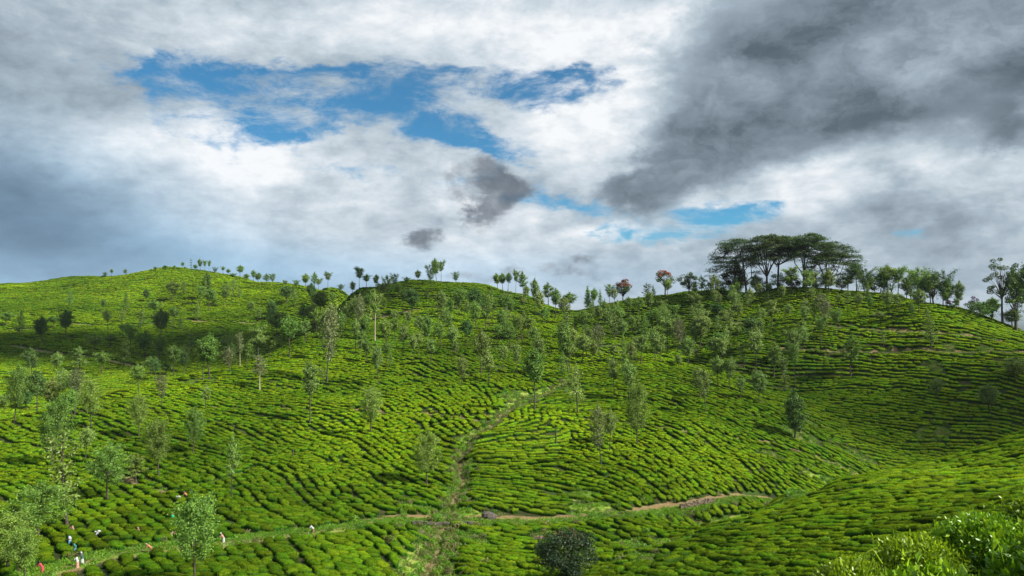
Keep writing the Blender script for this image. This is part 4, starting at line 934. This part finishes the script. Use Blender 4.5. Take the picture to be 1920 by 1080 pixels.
umbrella_tree(1507, 540, 434, 1468, 1560, 54, 'umbrella tree with thick dark trunk and highest flat crown, fourth from left', .24, .24, 105)
umbrella_tree(1548, 541, 452, 1508, 1614, 55, 'umbrella tree reaching furthest right with low layered tiers of leaves', .42, .2, 115)

# ------------------------------------------------------------------ stumps, stones, walls
def stump(u, vb, vt, lab):
    x, y, z, h, m1 = at(u, vb, vt); ge = Geo(); tube(ge, [(0, 0, -.2), (.03, 0, h * .5), (0.02, .05, h * .93), (.06, .05, h)], [h * .07 + .04, .13, .12, .07], 8)
    tube(ge, [(0, 0, h * .7), (-.15, 0, h * .85)], [.05, .03], 5)
    o = link('tree_stump', ge.mesh('tree_stump', [M_BARK])); o.location = (x, y, z); tag(o, lab, 'stump')
stump(1042, 836, 806, 'tall thin dead stump left of the brownish pale tree pair')
stump(549, 860, 842, 'short broken stump standing alone in the left slope rows')
def rock(nm, u, v, r_, seed, lab, m_=M_ROCK, grp=None):
    rr = np.random.default_rng(seed); nu, nv = 12, 8; x, y = cast([u], [v]); x, y = float(x[0]), float(y[0])
    t = np.arange(nu) * 2 * math.pi / nu; e = np.linspace(-math.pi / 2, math.pi / 2, nv); Tt, Ee = np.meshgrid(t, e)
    d = np.stack([np.cos(Tt) * np.cos(Ee), np.sin(Tt) * np.cos(Ee), np.sin(Ee)], -1); k = rr.normal(size=(9, 3)); off = rr.uniform(.65, 1, 9)
    k /= np.linalg.norm(k, axis=1, keepdims=True); dist = np.min(off / np.maximum(d @ k.T, .05), -1); dist = np.minimum(dist, 1.25)
    vv = d * dist[..., None] * (r_ * 1.2, r_, r_ * .75); id_ = np.arange(nu * nv).reshape(nv, nu); nxt = np.roll(id_, -1, 1)
    ge = Geo(); ge.add(vv.reshape(-1, 3), np.stack([id_[:-1], nxt[:-1], nxt[1:], id_[1:]], -1).reshape(-1), 4)
    o = link(nm, ge.mesh(nm, [m_], False)); o.location = (x, y, float(Hb(x, y)) + r_ * .25); tag(o, lab, 'rock', grp)
rock('boulder', 916, 972, .95, 1, 'purplish grey boulder at the gully mouth above the terrace path', M_ROCKP)
rock('boulder', 1010, 1012, .55, 2, 'grey boulder in tea bushes left of the round maroon tree')
rock('rock', 842, 960, .32, 3, 'pale stone in the gully just above the path')
rock('rock', 813, 962, .28, 4, 'small pale stone left of the gully at the path')
rock('rock', 878, 893, .35, 5, 'whitish stone high in the gully bed')
rock('rock', 1018, 858+100, .3, 6, 'small stone at the foot of the centre slope')
rock('rock', 838, 993, .30, 7, 'pale stone in the stream bed below the stone culvert')
rock('rock', 823, 1012, .34, 8, 'brown stone in the stream bed below the path')
rock('rock', 1350, 864, .22, 9, 'tiny whitish stone among bushes on the centre slope')
def stone_wall(nm, pts_, hh, thick, seed, lab, opening=None, m_=M_ROCK):
    """dry-stone wall along ground points: courses of uneven stones"""
    rr = np.random.default_rng(seed); ge = Geo(); P_ = densify(pts_, .2); L_ = len(P_) * .2; z0 = Hb(P_[:, 0], P_[:, 1]); nc = max(2, int(hh / .22))
    tgx, tgy = P_[-1] - P_[0]; tl = math.hypot(tgx, tgy); tgx /= tl; tgy /= tl
    base = np.array([P_[0][0], P_[0][1], z0.min()])
    for c_ in range(nc):
        s = rr.uniform(-.2, 0)
        while s < L_:
            wl = rr.uniform(.25, .6); k = int(np.clip((s + wl / 2) / .2, 0, len(P_) - 1)); p = P_[k]; zz = z0[k] - .15 + c_ * hh / nc; he = hh / nc * rr.uniform(.85, 1.12)
            if opening and opening[0] < s + wl / 2 < opening[1] and c_ < nc - 1: s += wl; continue
            b = np.array([(a1, b1, c1) for a1 in (-1, 1) for b1 in (-1, 1) for c1 in (-1, 1)], float) * (wl * .47, thick * rr.uniform(.42, .54), he * .47) + rr.normal(size=(8, 3)) * .025
            q = np.c_[b[:, 0] * tgx - b[:, 1] * tgy, b[:, 0] * tgy + b[:, 1] * tgx, b[:, 2] + he / 2] + (p[0] - base[0], p[1] - base[1], zz - base[2])
            ge.add(q, [0, 1, 3, 2, 4, 6, 7, 5, 0, 4, 5, 1, 2, 3, 7, 6, 0, 2, 6, 4, 1, 5, 7, 3], 4); s += wl
    o = link(nm, ge.mesh(nm, [m_], False)); o.location = base; tag(o, lab, 'wall')
xx, yy = cast([1277, 1300, 1336], [955, 951, 944]); stone_wall('stone_wall', np.c_[xx, yy], .95, .5, 3, 'low dry-stone retaining wall under the centre slope, right of the clearing')
xx, yy = cast([775, 830, 885], [984, 985, 984]); stone_wall('stone_culvert', np.c_[xx, yy], .6, .5, 4, 'dark stone culvert wall carrying the path over the gully', (4.2, 5.6), M_ROCKP)

# ------------------------------------------------------------------ tea pickers, waist deep in the bushes
def cloth(name, c):
    return plain_mat(name, tuple(q * .8 for q in c), c, 8)
M_SKIN = plain_mat('skin', (.16, .085, .05), (.20, .11, .065), 5); M_HAIR = plain_mat('hair', (.012, .01, .01), (.02, .018, .016), 5)
def person(u, v, shirt, wrap, scarf, bend, face, lab, sack=None, drop=11):
    x, y = cast([u], [v + drop]); x, y = float(x[0]), float(y[0]); z = float(Hb(x, y))
    root = bpy.data.objects.new('person', None); col.objects.link(root); root.location = (x, y, z - (.36 if drop > 8 else .12)); root.scale = (.78, .78, .78); root.rotation_euler = (0, 0, R(face)); tag(root, lab, 'person', 'tea pickers at work on the lower left slope')
    b = R(bend); hip = Vector((0, 0, .85)); up = Vector((0, math.sin(b), math.cos(b))); fw = Vector((0, math.cos(b), -math.sin(b)))
    che = hip + up * .32; sh = hip + up * .50; nk = hip + up * .58; hd = nk + up * .13 + Vector((0, .03, 0)); tp = hd + up * .10
    J = [hip, che, sh, nk, hd, tp]; rad = [(.14, .11), (.14, .10), (.12, .09), (.05, .05), (.085, .10), (.06, .07)]; E = [(0, 1), (1, 2), (2, 3), (3, 4), (4, 5)]
    def add(p, r_, par):
        J.append(p); rad.append((r_, r_)); E.append((par, len(J) - 1)); return len(J) - 1
    for s in (-1, 1):
        a = add(sh + Vector((s * .18, 0, -.02)), .05, 2); a = add(sh + Vector((s * .23, .10, -.24)) + fw * .05, .042, a); a = add(sh + Vector((s * .14, .34, -.28)), .032, a); hnd = add(sh + Vector((s * .12, .42, -.30)), .034, a)
        for q in range(4): add(J[hnd] + Vector((s * .01 + (q - 1.5) * .02, .06 + .01 * (q % 2), -.03)), .009, hnd)
        add(J[hnd] + Vector((-s * .04, .02, -.01)), .01, hnd)
        l_ = add(hip + Vector((s * .09, 0, -.06)), .085, 0); l_ = add(Vector((s * .10, .03, .45)), .06, l_); l_ = add(Vector((s * .11, -.02, .07)), .042, l_); add(Vector((s * .12, .14, .03)), .035, l_)
    me_ = bpy.data.meshes.new('body'); me_.from_pydata([tuple(p) for p in J], E, []); me_.materials.append(M_SKIN)
    o = link('body', me_, root); md = o.modifiers.new('skin', 'SKIN'); me_.skin_vertices.new() if not me_.skin_vertices else None
    for i, r_ in enumerate(rad): me_.skin_vertices[0].data[i].radius = r_
    me_.skin_vertices[0].data[0].use_root = True; sb = o.modifiers.new('smooth', 'SUBSURF'); sb.levels = 1; sb.render_levels = 1
    def loft(nm, rings, m_):
        ge = Geo(); k = 12; th_ = np.arange(k) * 2 * math.pi / k; V_ = []
        for (c, rx, ry, ax_) in rings:
            sx_ = Vector((1, 0, 0)); sy_ = ax_.cross(sx_).normalized()
            for t in th_: V_.append(tuple(c + sx_ * (math.cos(t) * rx) + sy_ * (math.sin(t) * ry)))
        f = []
        for i in range(len(rings) - 1):
            for j in range(k): f += [i * k + j, i * k + (j + 1) % k, (i + 1) * k + (j + 1) % k, (i + 1) * k + j]
        ge.add(V_, f, 4); ge.add(V_[-k:], np.arange(k), k); link(nm, ge.mesh(nm, [m_]), root)
    Zv = Vector((0, 0, 1))
    loft('skirt', [(Vector((0, 0, .12)), .24, .22, Zv), (Vector((0, 0, .5)), .20, .18, Zv), (hip - up * .02, .185, .15, Zv), (hip + up * .06, .165, .13, up)], cloth('wrap_cloth', wrap))
    loft('shirt', [(hip - up * .03, .19, .155, up), (hip + up * .2, .175, .135, up), (che, .19, .14, up), (sh - up * .02, .21, .13, up), (nk - up * .03, .08, .07, up)], cloth('shirt_cloth', shirt))
    for s in (-1, 1):
        p0 = sh + Vector((s * .16, 0, -.01)); p1 = sh + Vector((s * .23, .10, -.22)) + fw * .05; ge = Geo(); tube(ge, [p0, (p0 + p1) / 2, p1], [.075, .07, .06], 8); link('sleeve', ge.mesh('sleeve', [cloth('sleeve_cloth', shirt)]), root)
    loft('headscarf' if scarf else 'hair', [(hd - up * .10 - fw * .05, .085, .07, up), (hd - fw * .02, .112, .118, up), (hd + up * .07 - fw * .01, .105, .12, up), (tp + up * .03, .04, .05, up)], cloth('scarf_cloth', scarf) if scarf else M_HAIR)
    if sack:
        c = che - fw * .24; ge = Geo(); tube(ge, [c - up * .26, c - up * .15, c + up * .1, c + up * .28], [.12, .20, .19, .08], 10); link('sack', ge.mesh('sack', [cloth('sack_cloth', sack)]), root)
Wh = (.42, .44, .45); Bl = (.10, .30, .55); Te = (.05, .28, .25); Gr = (.02, .36, .15); Pk = (.42, .24, .19); Rd = (.36, .06, .06); Bn = (.22, .12, .08); Or = (.38, .18, .09)
person(137, 983, Pk, Bn, None, 20, 150, 'person in faded pink beside the leaning thin trunk at left', None, 14)
person(188, 996, Wh, Bl, Wh, 55, 120, 'person bent over in white with a white sack among bushes', Wh)
person(131, 1009, Wh, Bl, Bl, 50, 40, 'person in white and blue bending, above the one in teal', Wh)
person(140, 1021, Te, Bl, Te, 45, 200, 'person in teal and blue just above the path end', None)
person(261, 993, Bn, (.03, .03, .05), Pk, 25, 60, 'person in brown with pinkish headscarf between large bushes')
person(323, 966, Gr, Gr, Bn, 20, 10, 'person in bright green standing highest near the large pale tree', None)
person(320, 996, Pk, Wh, None, 40, 300, 'person in pink just below the one in green', None, 12)
person(337, 929, Wh, Wh, Wh, 50, 80, 'person in white bending, lowest of the three up the slope', Wh, 12)
person(350, 921, Or, Wh, Bn, 40, 80, 'person in orange-brown, middle of the three up the slope', None, 12)
person(361, 917, Te, Te, Te, 30, 80, 'person in teal, highest of the three up the slope', None, 12)
person(283, 1031, Or, Bn, Pk, 50, 100, 'person in orange stooping on the red bank', None, 6)
person(145, 1056, Wh, Pk, None, 15, 90, 'person in white walking on the path', None, 8)
person(154, 1050, (.05, .09, .10), Wh, Wh, 10, 90, 'person in dark top just ahead of the walker in white', None, 8)
person(79, 1067, Rd, Rd, None, 30, 100, 'person in red at the left end of the path', None, 8)
person(587, 994, Wh, Bn, None, 40, 100, 'person in white alone on the path beside the long bank', None, 6)
person(419, 1010, Pk, Wh, Wh, 30, 100, 'person in pink and white on the path right of the large pale tree', None, 8)

# ------------------------------------------------------------------ the near tea bushes in the bottom right corner
def leafy_bush(x, y, ztop, rx, ry, hh, seed, nleaf, leaf, lab, shoots=12, wild=.08):
    rr = np.random.default_rng(seed); root = bpy.data.objects.new('tea_bush', None); col.objects.link(root)
    zb = float(Hb(x, y)); hgt = ztop - zb; root.location = (x, y, zb); tag(root, lab, 'tea bush', 'tea bushes in the bottom right corner')
    ge = Geo(); stm = Geo()
    for k in range(9):
        a = rr.uniform(0, 6.28); e = np.array([math.cos(a) * rx * .7, math.sin(a) * ry * .7, hgt * .8]); tube(stm, [(0, 0, -.1), e * .4 + rr.normal(size=3) * .05, e], [.03, .02, .008], 6)
    link('stem', stm.mesh('stem', [M_BARK]), root)
    def surf(th, cz):
        r_ = 1 + .07 * np.sin(2 * th + seed) + .06 * np.sin(5 * th + seed * 2) + .04 * np.sin(9 * th)
        rad_ = np.minimum(1, (1 - cz ** 3.2)) ** .5; return np.stack([rx * r_ * rad_ * np.cos(th), ry * r_ * rad_ * np.sin(th), hgt * (.12 + .88 * cz)], -1)
    th = np.arange(28) * 2 * math.pi / 28; cz = np.linspace(0, .985, 10); Tt, Cc = np.meshgrid(th, cz); vv = surf(Tt, Cc) * (.90, .90, .93); id_ = np.arange(280).reshape(10, 28); nxt = np.roll(id_, -1, 1)
    ge.add(vv.reshape(-1, 3), np.stack([id_[:-1], nxt[:-1], nxt[1:], id_[1:]], -1).reshape(-1), 4, 0.0); ge.add(vv[-1], np.arange(28), 28, 0.0)
    t = rr.uniform(0, 6.28, nleaf); c_ = np.where(rr.uniform(size=nleaf) < .6, rr.uniform(.62, 1, nleaf) ** .5, rr.uniform(0, 1, nleaf)); c = surf(t, c_); c = c + (0, 0, 0)
    c += rr.normal(size=c.shape) * .022; top = np.clip((c[:, 2] / hgt - .62) / .36, 0, 1); c[:, 2] += np.abs(rr.normal(size=nleaf)) * wild * top * .6
    out = c / (rx, ry, hgt); out[:, 2] -= .35; out /= np.linalg.norm(out, axis=1, keepdims=True)
    ax_ = out * .75 + rr.normal(size=c.shape) * .8 + np.c_[np.zeros((nleaf, 2)), .05 + top * .35]; ax_ /= np.linalg.norm(ax_, axis=1, keepdims=True)
    def fold_leaves(g_, c, ax_, L_, tt):
        n_ = len(c); r_ = rr.normal(size=(n_, 3)); s_ = np.cross(ax_, r_); s_ /= np.linalg.norm(s_, axis=1, keepdims=True); nn = np.cross(s_, ax_); L_ = L_[:, None]
        V_ = np.stack([c, c + ax_ * L_ * .45 + s_ * L_ * .25 + nn * L_ * .07, c + ax_ * L_ * .5 - nn * L_ * .03, c + ax_ * L_ * .45 - s_ * L_ * .25 + nn * L_ * .07, c + ax_ * L_ - nn * L_ * .12], 1).reshape(-1, 3)
        b_ = np.arange(n_)[:, None] * 5; f_ = (b_ + np.array([0, 1, 2, 1, 4, 2, 0, 2, 3, 2, 4, 3])).reshape(-1); g_.add(V_, f_, 3, np.repeat(tt, 5))
    fold_leaves(ge, c, ax_, leaf * rr.uniform(.7, 1.3, nleaf), np.clip(top * rr.uniform(.35, 1.25, nleaf), 0, 1))
    link('foliage', ge.mesh('foliage', [M_FERN]), root)
    for k in range(shoots):
        sg_ = Geo(); tt = rr.uniform(0, 6.28); q = rr.uniform(0, .85); b = np.array([rx * q * math.cos(tt), ry * q * math.sin(tt), hgt * (.97 - .1 * q ** 3)]); hgt_s = rr.uniform(.06, .15); tip = b + rr.normal(size=3) * .02 + (0, 0, hgt_s)
        tube(sg_, [b, (b + tip) / 2, tip], [.003, .0025, .002], 5, .7); n_ = 4; a_ = rr.normal(size=(n_, 3)) * .5 + (0, 0, 1); a_ /= np.linalg.norm(a_, axis=1, keepdims=True)
        fold_leaves(sg_, np.stack([b + (tip - b) * f_ for f_ in (.4, .7, .95, 1)]), a_, leaf * rr.uniform(.9, 1.4, n_), rr.uniform(.6, 1, n_)); link('shoot', sg_.mesh('shoot', [M_FERN]), root)
leafy_bush(3.28, 7.7, -2.40, .56, .62, 1.0, 1, 9000, .046, 'lowest tea bush of the corner hedge, cut by the bottom edge')
leafy_bush(3.92, 7.75, -2.20, .58, .66, 1.0, 2, 10000, .046, 'second tea bush up the corner hedge from its low left end')
leafy_bush(4.58, 7.8, -2.00, .60, .68, 1.0, 3, 10000, .046, 'third tea bush up the corner hedge, above the dark gap')
leafy_bush(5.24, 7.85, -1.79, .60, .68, 1.0, 6, 9000, .046, 'topmost tea bush of the corner hedge, running off the right edge')
leafy_bush(2.95, 4.1, -1.16, .62, .50, 1.0, 4, 5600, .056, 'nearest tea bush with largest bright leaves in the very corner', 16)
leafy_bush(2.25, 4.3, -1.42, .42, .40, .8, 5, 2600, .058, 'small young tea bush left of the nearest one at the bottom edge', 12)
ge = Geo(); p0 = np.array([2.06, 4.6, -1.52]); k = 4.6 / F
def sp_(u, v, y=4.6):
    d = pdir(u, v); return np.array([d.x / d.y * y, y, d.z / d.y * y])
b0 = sp_(1622, 1092)
def curve(pts_, r0, r1): 
    pts_ = np.array(pts_); tube(ge, pts_ - b0, np.linspace(r0, r1, len(pts_)), 5, .9)
curve([sp_(1622, 1092), sp_(1618, 1072), sp_(1616, 1056), sp_(1620, 1042), sp_(1628, 1034), sp_(1636, 1031)], .006, .0055)
curve([sp_(1636, 1031), sp_(1643, 1040), sp_(1649, 1050), sp_(1654, 1057)], .0055, .006)
curve([sp_(1622, 1084), sp_(1628, 1068), sp_(1632, 1060), sp_(1636, 1050)], .005, .004)
o = link('grass_stalk', ge.mesh('grass_stalk', [M_FERN])); o.location = b0; tag(o, 'thin bent yellow-green stalk arching over the corner hedge', 'grass stalk')

# ------------------------------------------------------------------ low clouds toward the sun, out of the picture, whose shadows lie on parts of the slopes
def shade_cloud(u, v, rx, ry, seed, h=1500, rot=0, m_=None):
    rr = np.random.default_rng(seed); x, y = cast_top(u, v); z = float(Hb(x, y)); k = (h - z) / to_sun.z
    c = np.array([x, y, z]) + np.array(to_sun) * k; ge = Geo()
    for i in range(15):
        a = rr.uniform(0, 6.28); q = math.sqrt(rr.uniform(0, 1)) * .72; r0 = rr.uniform(.28, .5); th_ = np.arange(20) * 2 * math.pi / 20; e = np.linspace(-1.5, 1.5, 11); Tt, Ee = np.meshgrid(th_, e)
        b = 1 + .10 * np.sin(3 * Tt + i) + .08 * np.sin(7 * Tt + 2 * Ee + i * 2)
        vv = np.stack([(q * math.cos(a) + r0 * b * np.cos(Tt) * np.cos(Ee)) * rx, (q * math.sin(a) + r0 * b * np.sin(Tt) * np.cos(Ee)) * ry, r0 * b * np.sin(Ee) * 40 + rr.uniform(-5, 5) * 0], -1)
        id_ = np.arange(220).reshape(11, 20); nxt = np.roll(id_, -1, 1); ge.add(vv.reshape(-1, 3), np.stack([id_[:-1], nxt[:-1], nxt[1:], id_[1:]], -1).reshape(-1), 4)
    o = link('cloud', ge.mesh('cloud', [m_ or M_CLOUD])); o.location = c; o.rotation_euler = (0, 0, R(rot)); tag(o, kind='structure')
def cloud_mat(thin):
    m_, n = mat('cloud')
    b = n.n('ShaderNodeMixShader', ins={0: .5, 1: n.n('ShaderNodeBsdfDiffuse', ins={'Color': (.9, .9, .9, 1)}).outputs[0], 2: n.n('ShaderNodeBsdfTranslucent', ins={'Color': (.9, .9, .9, 1)}).outputs[0]})
    t = n.n('ShaderNodeMixShader', ins={0: thin, 1: b.outputs[0], 2: n.n('ShaderNodeBsdfTransparent').outputs[0]})
    n.n('ShaderNodeOutputMaterial', ins={'Surface': t.outputs[0]}); return m_
M_CLOUD = cloud_mat(.83); M_THIN = cloud_mat(.74)
shade_cloud(160, 650, 150, 55, 1)
shade_cloud(1900, 760, 60, 24, 9, m_=M_THIN)

# ------------------------------------------------------------------ the air between the hills
m_, n_ = mat('haze'); n_.n('ShaderNodeOutputMaterial', ins={'Volume': n_.n('ShaderNodeVolumePrincipled', ins={'Color': (.80, .88, 1, 1), 'Density': .000035, 'Anisotropy': .1}).outputs[0]})
hv = [(a, b, c) for c in (-150, 70) for b in (-80, 1150) for a in (-700, 700)]
hz = link('haze', fast_mesh('haze', hv, [0, 1, 3, 2, 4, 6, 7, 5, 0, 4, 5, 1, 2, 3, 7, 6, 0, 2, 6, 4, 1, 5, 7, 3][::-1], [4] * 6, [m_], False)); tag(hz, kind='stuff')
